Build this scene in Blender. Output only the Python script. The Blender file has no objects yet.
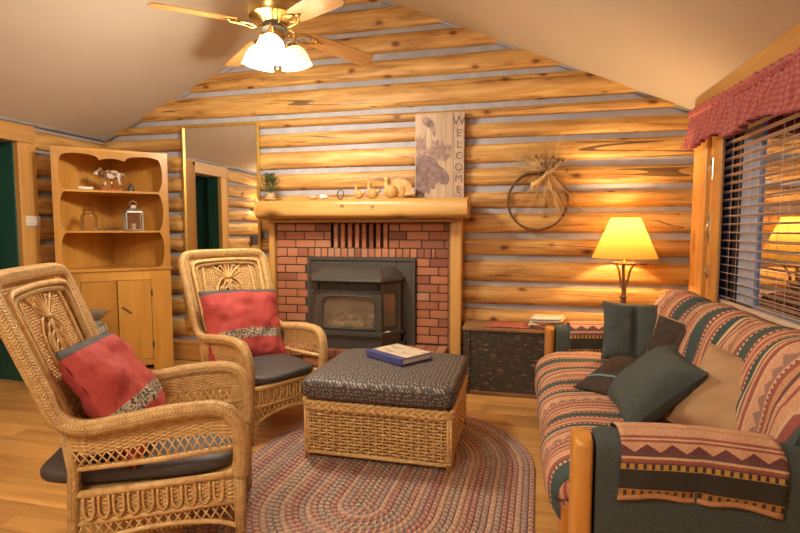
import bpy, bmesh, math, random
from mathutils import Vector, Matrix, Euler, noise

random.seed(7)
SC = bpy.context.scene
COL = SC.collection
R = math.radians

# ------------------------------------------------------------------ camera
cam_d = bpy.data.cameras.new('camera')
cam_d.sensor_width = 36.0
cam_d.lens = 22.5
cam_d.clip_start = 0.02
cam = bpy.data.objects.new('camera', cam_d)
COL.objects.link(cam)
cam.location = (0.0, 0.0, 1.3)
cam.rotation_euler = Euler((R(90 - 4.175), 0, R(13.54)), 'XYZ')
SC.camera = cam

# ------------------------------------------------------------------ world: blue dusk outside the window
W = bpy.data.worlds.new('dusk'); SC.world = W
W.use_nodes = True
_b = W.node_tree.nodes['Background']
_b.inputs[0].default_value = (0.20, 0.27, 0.66, 1)
_b.inputs[1].default_value = 1.5

# ------------------------------------------------------------------ exposure
SC.view_settings.view_transform = 'Standard'
SC.view_settings.look = 'None'
SC.view_settings.gamma = 1.0
SC.view_settings.use_curve_mapping = False
SC.view_settings.exposure = 0.42

# lamp powers of the room, and last the added fill light (used by the lamps' own builders)
FAN_W = 44.0
LAMP_W = 26.0
SCONCE_W = 14.0
FILL_W = 92.0

# ------------------------------------------------------------------ room measures
XL, XR, YB, YFR = -4.13, 1.29, 4.335, -1.6
EAVE, RIDGEX, RIDGEZ = 2.205, -1.42, 3.385
SLOPE = (RIDGEZ - EAVE) / (RIDGEX - (-4.11))
def ceil_z(x):
    return RIDGEZ - SLOPE * abs(x - RIDGEX)

# ------------------------------------------------------------------ mesh helpers
class MB:
    def __init__(s):
        s.v = []; s.f = []; s.uv = []; s.m = []
    def add(s, vs, fs, uvs=None, mi=0):
        o = len(s.v)
        s.v.extend([tuple(p) for p in vs])
        s.uv.extend(uvs if uvs else [(p[0] + p[1], p[2]) for p in vs])
        s.f.extend([tuple(i + o for i in f) for f in fs])
        s.m.extend([mi] * len(fs))
    def box(s, x0, x1, y0, y1, z0, z1, M=None, mi=0):
        vs = [Vector(p) for p in ((x0,y0,z0),(x1,y0,z0),(x1,y1,z0),(x0,y1,z0),(x0,y0,z1),(x1,y0,z1),(x1,y1,z1),(x0,y1,z1))]
        if M: vs = [M @ p for p in vs]
        s.add(vs, [(0,3,2,1),(4,5,6,7),(0,1,5,4),(1,2,6,5),(2,3,7,6),(3,0,4,7)], mi=mi)
    def cbox(s, x0, x1, y0, y1, z0, z1, b=.006, M=None, mi=0, seg=1):
        bm = bmesh.new()
        bmesh.ops.create_cube(bm, size=1.0)
        for v in bm.verts:
            v.co = Vector((x0 + (v.co.x + .5) * (x1 - x0), y0 + (v.co.y + .5) * (y1 - y0), z0 + (v.co.z + .5) * (z1 - z0)))
        bb = min(b, .45 * min(abs(x1 - x0), abs(y1 - y0), abs(z1 - z0)))
        bmesh.ops.bevel(bm, geom=bm.edges[:], offset=bb, segments=seg, affect='EDGES', profile=.5)
        bm.verts.index_update()
        vs = [M @ v.co if M else v.co.copy() for v in bm.verts]
        s.add(vs, [[v.index for v in f.verts] for f in bm.faces], mi=mi)
        bm.free()
    def tube(s, pts, r, n=6, closed=False, caps=True, flat=1.0, mi=0, up=None, uscale=1.0):
        pts = [Vector(p) for p in pts]
        N = len(pts)
        if N < 2: return
        rr = r if isinstance(r, (list, tuple)) else [r] * N
        T = []
        for i in range(N):
            if closed: t = pts[(i + 1) % N] - pts[i - 1]
            else: t = pts[min(i + 1, N - 1)] - pts[max(i - 1, 0)]
            if t.length < 1e-9: t = Vector((0, 0, 1))
            T.append(t.normalized())
        if up is None:
            a = Vector((0, 0, 1)) if abs(T[0].z) < .9 else Vector((1, 0, 0))
        else: a = Vector(up)
        nrm = (a - T[0] * a.dot(T[0])).normalized()
        vs = []; uv = []; L = 0
        for i in range(N):
            if i: L += (pts[i] - pts[i - 1]).length
            if up is not None: nrm = Vector(up)
            nrm = nrm - T[i] * nrm.dot(T[i])
            nrm = nrm.normalized() if nrm.length > 1e-6 else T[i].orthogonal().normalized()
            bn = T[i].cross(nrm)
            for k in range(n):
                an = 2 * math.pi * k / n
                vs.append(pts[i] + (nrm * math.cos(an) * flat + bn * math.sin(an)) * rr[i])
                uv.append((L * uscale, k / n))
        fs = []
        for i in range(N if closed else N - 1):
            j = (i + 1) % N
            for k in range(n):
                k2 = (k + 1) % n
                fs.append((i * n + k, i * n + k2, j * n + k2, j * n + k))
        if caps and not closed:
            fs.append(tuple(range(n - 1, -1, -1)))
            fs.append(tuple((N - 1) * n + k for k in range(n)))
        s.add(vs, fs, uv, mi)
    def lathe(s, prof, n=24, M=None, mi=0, scallop=None):
        vs = []; uv = []
        for i, (r, z) in enumerate(prof):
            for k in range(n):
                an = 2 * math.pi * k / n
                q = r * (1 + (scallop(i, an) if scallop else 0))
                p = Vector((q * math.cos(an), q * math.sin(an), z))
                vs.append(M @ p if M else p); uv.append((k / n, z))
        fs = []
        for i in range(len(prof) - 1):
            for k in range(n):
                k2 = (k + 1) % n
                fs.append((i * n + k, i * n + k2, (i + 1) * n + k2, (i + 1) * n + k))
        if prof[0][0] > 1e-5: fs.append(tuple(range(n - 1, -1, -1)))
        if prof[-1][0] > 1e-5: fs.append(tuple((len(prof) - 1) * n + k for k in range(n)))
        s.add(vs, fs, uv, mi)
    def shell(s, prof, n=24, M=None, mi=0, scallop=None):
        # open lathe, no caps
        vs = []; uv = []
        for i, (r, z) in enumerate(prof):
            for k in range(n):
                an = 2 * math.pi * k / n
                q = r * (1 + (scallop(i, an) if scallop else 0))
                p = Vector((q * math.cos(an), q * math.sin(an), z))
                vs.append(M @ p if M else p); uv.append((k / n, z))
        fs = []
        for i in range(len(prof) - 1):
            for k in range(n):
                k2 = (k + 1) % n
                fs.append((i * n + k, i * n + k2, (i + 1) * n + k2, (i + 1) * n + k))
        s.add(vs, fs, uv, mi)
    def prism(s, poly, d0, d1, M=None, mi=0):
        # poly: 2-D outline in local XZ, extruded along local Y from d0 to d1
        n = len(poly)
        vs = [Vector((p[0], d0, p[1])) for p in poly] + [Vector((p[0], d1, p[1])) for p in poly]
        if M: vs = [M @ p for p in vs]
        fs = [tuple(range(n)), tuple(range(2 * n - 1, n - 1, -1))]
        for i in range(n):
            j = (i + 1) % n
            fs.append((i, i + n, j + n, j))
        s.add(vs, fs, mi=mi)
    def grid(s, fn, nu, nv, uvfn=None, closed_u=False, mi=0):
        vs = []; uv = []
        for i in range(nu + (0 if closed_u else 1)):
            for j in range(nv + 1):
                u = i / nu; v = j / nv
                vs.append(Vector(fn(u, v))); uv.append(uvfn(u, v) if uvfn else (u, v))
        fs = []
        w = nv + 1; NU = nu if closed_u else nu
        tot = nu if closed_u else nu + 1
        for i in range(NU):
            i2 = (i + 1) % tot
            for j in range(nv):
                fs.append((i * w + j, i2 * w + j, i2 * w + j + 1, i * w + j + 1))
        s.add(vs, fs, uv, mi)
    def blob(s, c, rx, ry, rz, n=12, m=8, M=None, nz=0.0, seed=0, mi=0):
        vs = []; c = Vector(c)
        for i in range(m + 1):
            th = math.pi * i / m
            for k in range(n):
                ph = 2 * math.pi * k / n
                d = Vector((math.sin(th) * math.cos(ph), math.sin(th) * math.sin(ph), math.cos(th)))
                q = 1 + nz * noise.noise(d * 1.7 + Vector((seed * 3.1, seed, 0)))
                p = Vector((d.x * rx, d.y * ry, d.z * rz)) * q
                p = (M @ p if M else p) + c
                vs.append(p)
        fs = []
        for i in range(m):
            for k in range(n):
                k2 = (k + 1) % n
                fs.append((i * n + k, (i + 1) * n + k, (i + 1) * n + k2, i * n + k2))
        s.add(vs, fs, mi=mi)
    def mesh(s, name, smooth=True):
        me = bpy.data.meshes.new(name)
        me.from_pydata(s.v, [], s.f)
        uvl = me.uv_layers.new(name='UVMap')
        lv = [0] * len(me.loops); me.loops.foreach_get('vertex_index', lv)
        flat = [c for i in lv for c in s.uv[i]]
        uvl.data.foreach_set('uv', flat)
        me.polygons.foreach_set('use_smooth', [smooth] * len(me.polygons))
        if any(s.m): me.polygons.foreach_set('material_index', s.m)
        me.update()
        return me

def fixnormals(me):
    bm = bmesh.new(); bm.from_mesh(me)
    bmesh.ops.remove_doubles(bm, verts=bm.verts, dist=1e-6)
    bmesh.ops.recalc_face_normals(bm, faces=bm.faces)
    bm.to_mesh(me); bm.free()

def build(name, mb, mat, parent=None, smooth=True, loc=None, rot=None, auto=None, fix=False):
    me = mb if isinstance(mb, bpy.types.Mesh) else mb.mesh(name, smooth)
    if fix: fixnormals(me)
    for m in (mat if isinstance(mat, (list, tuple)) else [mat]):
        if len(me.materials) == 0 or isinstance(mat, (list, tuple)): me.materials.append(m)
    if auto is not None:
        try: me.set_sharp_from_angle(angle=R(auto))
        except Exception: pass
    o = bpy.data.objects.new(name, me)
    COL.objects.link(o)
    if parent: o.parent = parent
    if loc is not None: o.location = loc
    if rot is not None: o.rotation_euler = rot
    return o

def empty(name, loc=(0, 0, 0), rz=0.0, parent=None):
    o = bpy.data.objects.new(name, None)
    COL.objects.link(o); o.location = loc; o.rotation_euler = (0, 0, rz)
    o.empty_display_size = .05
    if parent: o.parent = parent
    return o

def tag(o, label=None, cat=None, group=None, kind=None):
    if label: o['label'] = label
    if cat: o['category'] = cat
    if group: o['group'] = group
    if kind: o['kind'] = kind
    return o

def copy_tree(o, parent=None):
    c = o.copy(); COL.objects.link(c); c.parent = parent
    for ch in o.children: copy_tree(ch, c)
    return c

def catmull(pts, sub=6, closed=False):
    P = [Vector(p) for p in pts]; n = len(P); out = []
    rng = range(n if closed else n - 1)
    for i in rng:
        if closed: a, b, c, d = P[i - 1], P[i], P[(i + 1) % n], P[(i + 2) % n]
        else: a, b, c, d = P[max(i - 1, 0)], P[i], P[i + 1], P[min(i + 2, n - 1)]
        for k in range(sub):
            t = k / sub
            out.append(.5 * ((2 * b) + (c - a) * t + (2 * a - 5 * b + 4 * c - d) * t * t + (3 * b - a - 3 * c + d) * t ** 3))
    if not closed: out.append(P[-1])
    return out

def frame_matrix(loc, xdir, zdir):
    z = Vector(zdir).normalized(); x = Vector(xdir); x = (x - z * x.dot(z)).normalized(); y = z.cross(x)
    M = Matrix.Identity(4)
    for i in range(3):
        M[i][0] = x[i]; M[i][1] = y[i]; M[i][2] = z[i]; M[i][3] = loc[i]
    return M

# ------------------------------------------------------------------ material helpers
def newmat(name):
    m = bpy.data.materials.new(name); m.use_nodes = True
    nt = m.node_tree
    return m, nt, nt.nodes['Principled BSDF']
def N(nt, typ, **kw):
    n = nt.nodes.new(typ)
    for k, v in kw.items():
        if k.startswith('i_'):
            n.inputs[k[2:].replace('_', ' ')].default_value = v
        else: setattr(n, k, v)
    return n
def L(nt, a, b): nt.links.new(a, b)
def ramp(nt, fac, stops, interp='LINEAR'):
    r = nt.nodes.new('ShaderNodeValToRGB'); cr = r.color_ramp; cr.interpolation = interp
    while len(cr.elements) < len(stops): cr.elements.new(0.5)
    for e, (p, c) in zip(cr.elements, stops):
        e.position = p; e.color = (c[0], c[1], c[2], 1)
    if fac is not None: L(nt, fac, r.inputs[0])
    return r
def mixc(nt, fac, a, b, typ='MIX'):
    m = nt.nodes.new('ShaderNodeMix'); m.data_type = 'RGBA'; m.blend_type = typ
    if isinstance(fac, (int, float)): m.inputs[0].default_value = fac
    else: L(nt, fac, m.inputs[0])
    for s, x in ((6, a), (7, b)):
        if isinstance(x, (tuple, list)): m.inputs[s].default_value = (x[0], x[1], x[2], 1)
        else: L(nt, x, m.inputs[s])
    return m.outputs[2]
def math_(nt, op, a, b=None, c=None):
    m = nt.nodes.new('ShaderNodeMath'); m.operation = op
    for i, x in enumerate((a, b, c)):
        if x is None: continue
        if isinstance(x, (int, float)): m.inputs[i].default_value = x
        else: L(nt, x, m.inputs[i])
    return m.outputs[0]
def coords(nt, kind='Object', scale=(1, 1, 1), randoff=False):
    tc = nt.nodes.new('ShaderNodeTexCoord')
    mp = nt.nodes.new('ShaderNodeMapping'); mp.inputs['Scale'].default_value = scale
    src = tc.outputs[kind]
    if randoff:
        oi = nt.nodes.new('ShaderNodeObjectInfo')
        va = nt.nodes.new('ShaderNodeVectorMath'); va.operation = 'ADD'
        ml = math_(nt, 'MULTIPLY', oi.outputs['Random'], 37.0)
        L(nt, src, va.inputs[0]); L(nt, ml, va.inputs[1]); src = va.outputs[0]
    L(nt, src, mp.inputs['Vector'])
    return mp.outputs[0]
def bump(nt, p, h, strength=.3, dist=.01):
    b = nt.nodes.new('ShaderNodeBump'); b.inputs['Strength'].default_value = strength; b.inputs['Distance'].default_value = dist
    L(nt, h, b.inputs['Height']); L(nt, b.outputs[0], p.inputs['Normal'])
def plain(name, col, rough=.5, metal=0.0, nz=0.0, nscale=20, spec=None):
    m, nt, p = newmat(name)
    p.inputs['Roughness'].default_value = rough; p.inputs['Metallic'].default_value = metal
    if spec is not None: p.inputs['Specular IOR Level'].default_value = spec
    if nz > 0:
        n = N(nt, 'ShaderNodeTexNoise'); n.inputs['Scale'].default_value = nscale; n.inputs['Detail'].default_value = 3
        L(nt, coords(nt, 'Object'), n.inputs['Vector'])
        r = ramp(nt, n.outputs['Fac'], [(.3, [c * (1 - nz) for c in col]), (.7, [min(1, c * (1 + nz)) for c in col])])
        L(nt, r.outputs[0], p.inputs['Base Color'])
    else: p.inputs['Base Color'].default_value = (*col, 1)
    return m
def wood(name, dark, mid, light, axis='X', grain=22, stretch=.06, rough=.45, knots=True, tint=.12, knot_scale=1.4, coord='Object'):
    """wood grain running along the given local axis, with knots and a per-object tint"""
    m, nt, p = newmat(name)
    sc = [grain] * 3; sc['XYZ'.index(axis)] = grain * stretch
    v = coords(nt, coord, tuple(sc), True)
    n = N(nt, 'ShaderNodeTexNoise'); n.inputs['Scale'].default_value = 1.0; n.inputs['Detail'].default_value = 5; n.inputs['Roughness'].default_value = .62; n.inputs['Distortion'].default_value = .6
    L(nt, v, n.inputs['Vector'])
    r = ramp(nt, n.outputs['Fac'], [(.28, dark), (.5, mid), (.74, light)])
    col = r.outputs[0]
    # broad tone change
    n2 = N(nt, 'ShaderNodeTexNoise'); n2.inputs['Scale'].default_value = .09; n2.inputs['Detail'].default_value = 2
    L(nt, v, n2.inputs['Vector'])
    r2 = ramp(nt, n2.outputs['Fac'], [(.35, (.72, .66, .6)), (.65, (1.1, 1.08, 1.05))])
    col = mixc(nt, 1.0, col, r2.outputs[0], 'MULTIPLY')
    if knots:
        sk = [knot_scale * 2.6] * 3; sk['XYZ'.index(axis)] = knot_scale
        kv = coords(nt, coord, tuple(sk), True)
        vo = N(nt, 'ShaderNodeTexVoronoi'); vo.inputs['Scale'].default_value = 1.6
        L(nt, kv, vo.inputs['Vector'])
        rk = ramp(nt, vo.outputs['Distance'], [(.03, (.16, .09, .05)), (.09, (.45, .33, .24)), (.2, (1, 1, 1))])
        col = mixc(nt, .85, col, rk.outputs[0], 'MULTIPLY')
    oi = nt.nodes.new('ShaderNodeObjectInfo')
    rt = ramp(nt, oi.outputs['Random'], [(0, (1 - tint, 1 - tint * 1.25, 1 - tint * 1.5)), (1, (1 + tint * .6,) * 3)])
    col = mixc(nt, 1.0, col, rt.outputs[0], 'MULTIPLY')
    L(nt, col, p.inputs['Base Color'])
    p.inputs['Roughness'].default_value = rough
    bump(nt, p, n.outputs['Fac'], .18, .004)
    return m
# ------------------------------------------------------------------ materials
M = {}
def log_mat(name):
    """peeled log: uv.x around the log, uv.y along it, both in metres"""
    m, nt, p = newmat(name)
    uv = coords(nt, 'UV', (1, 1, 1), True)
    def mp(sx, sy):
        q = N(nt, 'ShaderNodeMapping'); q.inputs['Scale'].default_value = (sx, sy, 1); L(nt, uv, q.inputs['Vector']); return q.outputs[0]
    n = N(nt, 'ShaderNodeTexNoise'); n.inputs['Scale'].default_value = 1; n.inputs['Detail'].default_value = 6; n.inputs['Roughness'].default_value = .65; n.inputs['Distortion'].default_value = .5
    L(nt, mp(34, 1.6), n.inputs['Vector'])
    col = ramp(nt, n.outputs['Fac'], [(.33, (.29, .13, .032)), (.44, (.54, .30, .088)), (.53, (.64, .38, .125)), (.66, (.76, .50, .20))]).outputs[0]
    n2 = N(nt, 'ShaderNodeTexNoise'); n2.inputs['Scale'].default_value = 1; n2.inputs['Detail'].default_value = 3
    L(nt, mp(7, 1.7), n2.inputs['Vector'])
    col = mixc(nt, 1.0, col, ramp(nt, n2.outputs['Fac'], [(.3, (.80, .70, .60)), (.62, (1.08, 1.08, 1.06))]).outputs[0], 'MULTIPLY')
    # knots with a darker halo
    vo = N(nt, 'ShaderNodeTexVoronoi'); vo.voronoi_dimensions = '2D'; vo.inputs['Scale'].default_value = 1; L(nt, mp(7.0, 2.5), vo.inputs['Vector'])
    wn = N(nt, 'ShaderNodeTexNoise'); wn.inputs['Scale'].default_value = 1; L(nt, mp(40, 16), wn.inputs['Vector'])
    sepc = N(nt, 'ShaderNodeSeparateColor'); L(nt, vo.outputs['Color'], sepc.inputs[0])
    skip = math_(nt, 'MULTIPLY', math_(nt, 'MAXIMUM', math_(nt, 'SUBTRACT', sepc.outputs[0], .45), 0.0), .35)
    dd = math_(nt, 'ADD', math_(nt, 'ADD', vo.outputs['Distance'], skip), math_(nt, 'MULTIPLY', math_(nt, 'SUBTRACT', wn.outputs['Fac'], .5), .10))
    col = mixc(nt, .9, col, ramp(nt, dd, [(.03, (.13, .075, .045)), (.065, (.42, .27, .17)), (.11, (.9, .8, .7)), (.17, (1, 1, 1))]).outputs[0], 'MULTIPLY')
    # long drying cracks
    n3 = N(nt, 'ShaderNodeTexNoise'); n3.inputs['Scale'].default_value = 1; n3.inputs['Detail'].default_value = 2; L(nt, mp(9, .22), n3.inputs['Vector'])
    cr = math_(nt, 'ABSOLUTE', math_(nt, 'SUBTRACT', n3.outputs['Fac'], .47))
    n4 = N(nt, 'ShaderNodeTexNoise'); n4.inputs['Scale'].default_value = 1; L(nt, mp(3, .9), n4.inputs['Vector'])
    wdt = math_(nt, 'MULTIPLY', math_(nt, 'MAXIMUM', math_(nt, 'SUBTRACT', n4.outputs['Fac'], .46), 0.0), .03)
    crk = math_(nt, 'LESS_THAN', cr, wdt)
    col = mixc(nt, math_(nt, 'MULTIPLY', crk, .8), col, (.07, .03, .012))
    oi = N(nt, 'ShaderNodeObjectInfo')
    col = mixc(nt, 1.0, col, ramp(nt, oi.outputs['Random'], [(0, (.86, .82, .78)), (1, (1.05, 1.05, 1.05))]).outputs[0], 'MULTIPLY')
    L(nt, col, p.inputs['Base Color']); p.inputs['Roughness'].default_value = .5
    bump(nt, p, n.outputs['Fac'], .25, .005)
    return m
M['log'] = log_mat('log_wood'); M['log_y'] = M['log']
M['chink'] = plain('chinking', (.40, .40, .455), .9, 0, .12, 9)
M['plaster'] = plain('ceiling_plaster', (.58, .50, .41), .9, 0, .03, 1.2)
M['trim'] = wood('pine_trim', (.53, .28, .075), (.65, .365, .11), (.72, .43, .145), 'Z', 14, .06, .4, True, .05, .9)
M['trim_y'] = wood('pine_trim_y', (.53, .28, .075), (.65, .365, .11), (.72, .43, .145), 'Y', 14, .06, .4, True, .05, .9)
M['trim_x'] = wood('pine_trim_x', (.46, .22, .06), (.58, .30, .09), (.66, .37, .12), 'X', 14, .06, .4, True, .05, .9)
M['cab'] = wood('cabinet_pine', (.54, .265, .05), (.64, .33, .07), (.69, .38, .095), 'Z', 10, .08, .33, False, .03)
M['oak'] = wood('oak_post', (.50, .21, .04), (.62, .28, .06), (.68, .34, .09), 'Z', 12, .08, .3, False, .04)
M['mantel'] = wood('mantel_log', (.40, .20, .05), (.58, .33, .10), (.68, .42, .15), 'X', 14, .06, .32, True, .02, 1.0)
M['floor'] = wood('floor_wood', (.44, .215, .062), (.63, .35, .115), (.74, .45, .17), 'X', 15, .06, .3, False, .09)
M['gap'] = plain('floor_gap', (.12, .06, .025), .8)
M['green'] = plain('green_paint', (.022, .10, .075), .5, 0, .06, 3)
M['brass'] = plain('brass', (.62, .44, .17), .25, 1.0)
M['gold'] = plain('gold_frame', (.66, .43, .11), .35, .75, .1, 30)
M['iron'] = plain('cast_iron', (.085, .075, .068), .5, .3, .15, 30)
M['dark'] = plain('dark_void', (.012, .01, .009), .8)
M['mortar'] = plain('mortar', (.06, .042, .034), .95, 0, .2, 40)
M['white'] = plain('white_plastic', (.78, .72, .64), .4)
M['steel'] = plain('steel', (.55, .5, .42), .3, 1.0)
M['greymetal'] = plain('galvanised', (.36, .33, .29), .45, .6, .25, 14)
M['charcoal'] = plain('charcoal_cloth', (.07, .06, .062), .55, 0, .15, 60)
M['navy'] = plain('navy_cloth', (.062, .078, .078), .85, 0, .22, 120)
M['brownc'] = plain('brown_cloth', (.05, .032, .026), .85, 0, .25, 50)
M['tan'] = plain('tan_suede', (.46, .28, .15), .8, 0, .08, 14)
M['teal'] = plain('teal_ribbon', (.14, .28, .30), .7)
M['straw'] = plain('straw', (.62, .43, .19), .8, 0, .2, 30)
M['twig'] = plain('twig', (.16, .085, .045), .8, 0, .3, 30)
M['leaf'] = plain('leaf', (.07, .16, .05), .6, 0, .4, 40)
M['pot'] = plain('basket_pot', (.55, .34, .17), .8, 0, .25, 60)
M['carved'] = plain('carved_wood', (.55, .31, .10), .5, 0, .25, 18)
M['stone1'] = plain('pink_stone', (.62, .36, .22), .6, 0, .1, 30)
M['stone2'] = plain('white_stone', (.78, .68, .55), .5)
M['paper'] = plain('paper', (.72, .64, .5), .7, 0, .12, 50)
M['blue'] = plain('blue_cover', (.075, .085, .27), .35)
M['redcloth'] = plain('red_print', (.45, .12, .08), .8, 0, .45, 90)

def brick_mat():
    m, nt, p = newmat('brick')
    oi = N(nt, 'ShaderNodeObjectInfo')
    r = ramp(nt, oi.outputs['Random'], [(0, (.27, .10, .06)), (.3, (.46, .175, .09)), (.7, (.56, .23, .12)), (1, (.52, .26, .16))])
    n = N(nt, 'ShaderNodeTexNoise'); n.inputs['Scale'].default_value = 40; n.inputs['Detail'].default_value = 5
    L(nt, coords(nt, 'Object', (1, 1, 1), True), n.inputs['Vector'])
    r2 = ramp(nt, n.outputs['Fac'], [(.3, (.62, .58, .56)), (.65, (1.12, 1.1, 1.08))])
    L(nt, mixc(nt, 1, r.outputs[0], r2.outputs[0], 'MULTIPLY'), p.inputs['Base Color'])
    p.inputs['Roughness'].default_value = .85
    bump(nt, p, n.outputs['Fac'], .5, .004)
    return m
M['brick'] = brick_mat()

def wicker_mat(name, wrap=0, k=1.0):
    m, nt, p = newmat(name)
    n = N(nt, 'ShaderNodeTexNoise'); n.inputs['Scale'].default_value = 38; n.inputs['Detail'].default_value = 3
    L(nt, coords(nt, 'Object'), n.inputs['Vector'])
    r = ramp(nt, n.outputs['Fac'], [(.25, (.58 * k, .33 * k, .12 * k)), (.5, (.75 * k, .48 * k, .20 * k)), (.78, (.84 * k, .58 * k, .27 * k))])
    col = r.outputs[0]
    p.inputs['Roughness'].default_value = .42
    if wrap:
        tc = N(nt, 'ShaderNodeTexCoord'); sx = N(nt, 'ShaderNodeSeparateXYZ'); L(nt, tc.outputs['UV'], sx.inputs[0])
        # herringbone of cane along the band
        vv = math_(nt, 'MULTIPLY', sx.outputs[1], 8.0)
        fv = math_(nt, 'FRACT', vv)
        tri = math_(nt, 'ABSOLUTE', math_(nt, 'SUBTRACT', fv, .5))
        ph = math_(nt, 'ADD', math_(nt, 'MULTIPLY', sx.outputs[0], wrap), math_(nt, 'MULTIPLY', tri, 1.6))
        f = math_(nt, 'FRACT', ph)
        hgt = math_(nt, 'SUBTRACT', 1.0, math_(nt, 'POWER', math_(nt, 'ABSOLUTE', math_(nt, 'SUBTRACT', math_(nt, 'MULTIPLY', f, 2.0), 1.0)), 3.0))
        rim = math_(nt, 'SUBTRACT', 1.0, math_(nt, 'POWER', math_(nt, 'MULTIPLY', tri, 2.0), 6.0))
        hh = math_(nt, 'MULTIPLY', hgt, rim)
        rr = ramp(nt, hh, [(0, (.68, .6, .5)), (.6, (1, 1, 1))])
        col = mixc(nt, 1, col, rr.outputs[0], 'MULTIPLY')
        bump(nt, p, hh, .8, .004)
    L(nt, col, p.inputs['Base Color'])
    return m
M['wicker'] = wicker_mat('wicker', 0)
M['wickerband'] = wicker_mat('wicker_band', 80)
M['wickerdark'] = wicker_mat('wicker_dark', 0, .8)

def red_pillow_mat():
    m, nt, p = newmat('red_pillow_cloth')
    tc = N(nt, 'ShaderNodeTexCoord'); sx = N(nt, 'ShaderNodeSeparateXYZ'); L(nt, tc.outputs['UV'], sx.inputs[0])
    # bands over the height of the cushion: red, leopard trim, red, grey edge at the top
    band = ramp(nt, sx.outputs[1], [(0, (.46, .062, .055)), (.30, (.30, .25, .19)), (.42, (.46, .062, .055)), (.93, (.085, .08, .085))], 'CONSTANT')
    vo = N(nt, 'ShaderNodeTexVoronoi'); vo.inputs['Scale'].default_value = 5.0
    L(nt, coords(nt, 'UV'), vo.inputs['Vector'])
    ring = ramp(nt, vo.outputs['Distance'], [(.07, (1.3, 2.2, 2.0)), (.10, (.25, .3, .4)), (.14, (1, 1, 1))])
    col = mixc(nt, .8, band.outputs[0], ring.outputs[0], 'MULTIPLY')
    n = N(nt, 'ShaderNodeTexNoise'); n.inputs['Scale'].default_value = 42; n.inputs['Detail'].default_value = 1
    L(nt, coords(nt, 'UV'), n.inputs['Vector'])
    leo = ramp(nt, n.outputs['Fac'], [(.47, (.42, .34, .24)), (.53, (.045, .04, .035))], 'CONSTANT')
    a = math_(nt, 'GREATER_THAN', sx.outputs[1], .30); b = math_(nt, 'LESS_THAN', sx.outputs[1], .42)
    col = mixc(nt, math_(nt, 'MULTIPLY', a, b), col, leo.outputs[0])
    L(nt, col, p.inputs['Base Color']); p.inputs['Roughness'].default_value = .8
    n3 = N(nt, 'ShaderNodeTexNoise'); n3.inputs['Scale'].default_value = 7; n3.inputs['Detail'].default_value = 4
    L(nt, coords(nt, 'UV', (1, .5, 1)), n3.inputs['Vector'])
    bump(nt, p, n3.outputs['Fac'], .6, .03)
    return m
M['redpillow'] = red_pillow_mat()

SER_G, SER_P, SER_R, SER_C, SER_B, SER_T = (.055, .09, .088), (.66, .36, .22), (.36, .10, .08), (.68, .48, .29), (.16, .075, .08), (.56, .29, .15)
def serape_mat(name, motif=True):
    """striped blanket: uv.y runs across the stripes in metres, uv.x along them"""
    m, nt, p = newmat(name)
    tc = N(nt, 'ShaderNodeTexCoord'); sx = N(nt, 'ShaderNodeSeparateXYZ'); L(nt, tc.outputs['UV'], sx.inputs[0])
    per = .46
    v = math_(nt, 'FRACT', math_(nt, 'DIVIDE', sx.outputs[1], per))
    G, P_, Rr, C, B, T = SER_G, SER_P, SER_R, SER_C, SER_B, SER_T
    st = [(0, G), (.14, C), (.165, B), (.18, Rr), (.225, C), (.24, P_), (.30, Rr), (.315, P_), (.34, B), (.36, T), (.40, Rr), (.43, C), (.445, P_), (.58, C), (.595, Rr),
          (.63, P_), (.66, B), (.675, C), (.70, G), (.76, C), (.78, Rr), (.81, P_), (.85, T), (.87, Rr), (.90, P_), (.93, Rr), (.95, C), (.975, B)]
    r = ramp(nt, v, st, 'CONSTANT'); col = r.outputs[0]
    # dashed lines
    dm = ramp(nt, v, [(0, (0, 0, 0)), (.14, (1, 1, 1)), (.165, (0, 0, 0)), (.43, (1, 1, 1)), (.445, (0, 0, 0)), (.76, (1, 1, 1)), (.78, (0, 0, 0)), (.95, (1, 1, 1)), (.975, (0, 0, 0))], 'CONSTANT')
    du = math_(nt, 'GREATER_THAN', math_(nt, 'FRACT', math_(nt, 'MULTIPLY', sx.outputs[0], 48.0)), .55)
    col = mixc(nt, math_(nt, 'MULTIPLY', dm.outputs[0], du), col, B)
    if motif:
        zz = math_(nt, 'ABSOLUTE', math_(nt, 'SUBTRACT', math_(nt, 'FRACT', math_(nt, 'MULTIPLY', sx.outputs[0], 17.0)), .5))
        tri = math_(nt, 'GREATER_THAN', math_(nt, 'ADD', math_(nt, 'MULTIPLY', zz, .12), .475), v)
        inb = math_(nt, 'MULTIPLY', math_(nt, 'GREATER_THAN', v, .455), math_(nt, 'LESS_THAN', v, .57))
        col = mixc(nt, math_(nt, 'MULTIPLY', tri, inb), col, (.34, .19, .16))
    n = N(nt, 'ShaderNodeTexNoise'); n.inputs['Scale'].default_value = 160; n.inputs['Detail'].default_value = 2
    L(nt, coords(nt, 'Object'), n.inputs['Vector'])
    rn = ramp(nt, n.outputs['Fac'], [(.3, (.75, .75, .75)), (.7, (1.12, 1.12, 1.12))])
    col = mixc(nt, 1, col, rn.outputs[0], 'MULTIPLY')
    L(nt, col, p.inputs['Base Color']); p.inputs['Roughness'].default_value = .88
    bump(nt, p, n.outputs['Fac'], .25, .004)
    return m
M['serape'] = serape_mat('serape')

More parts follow.
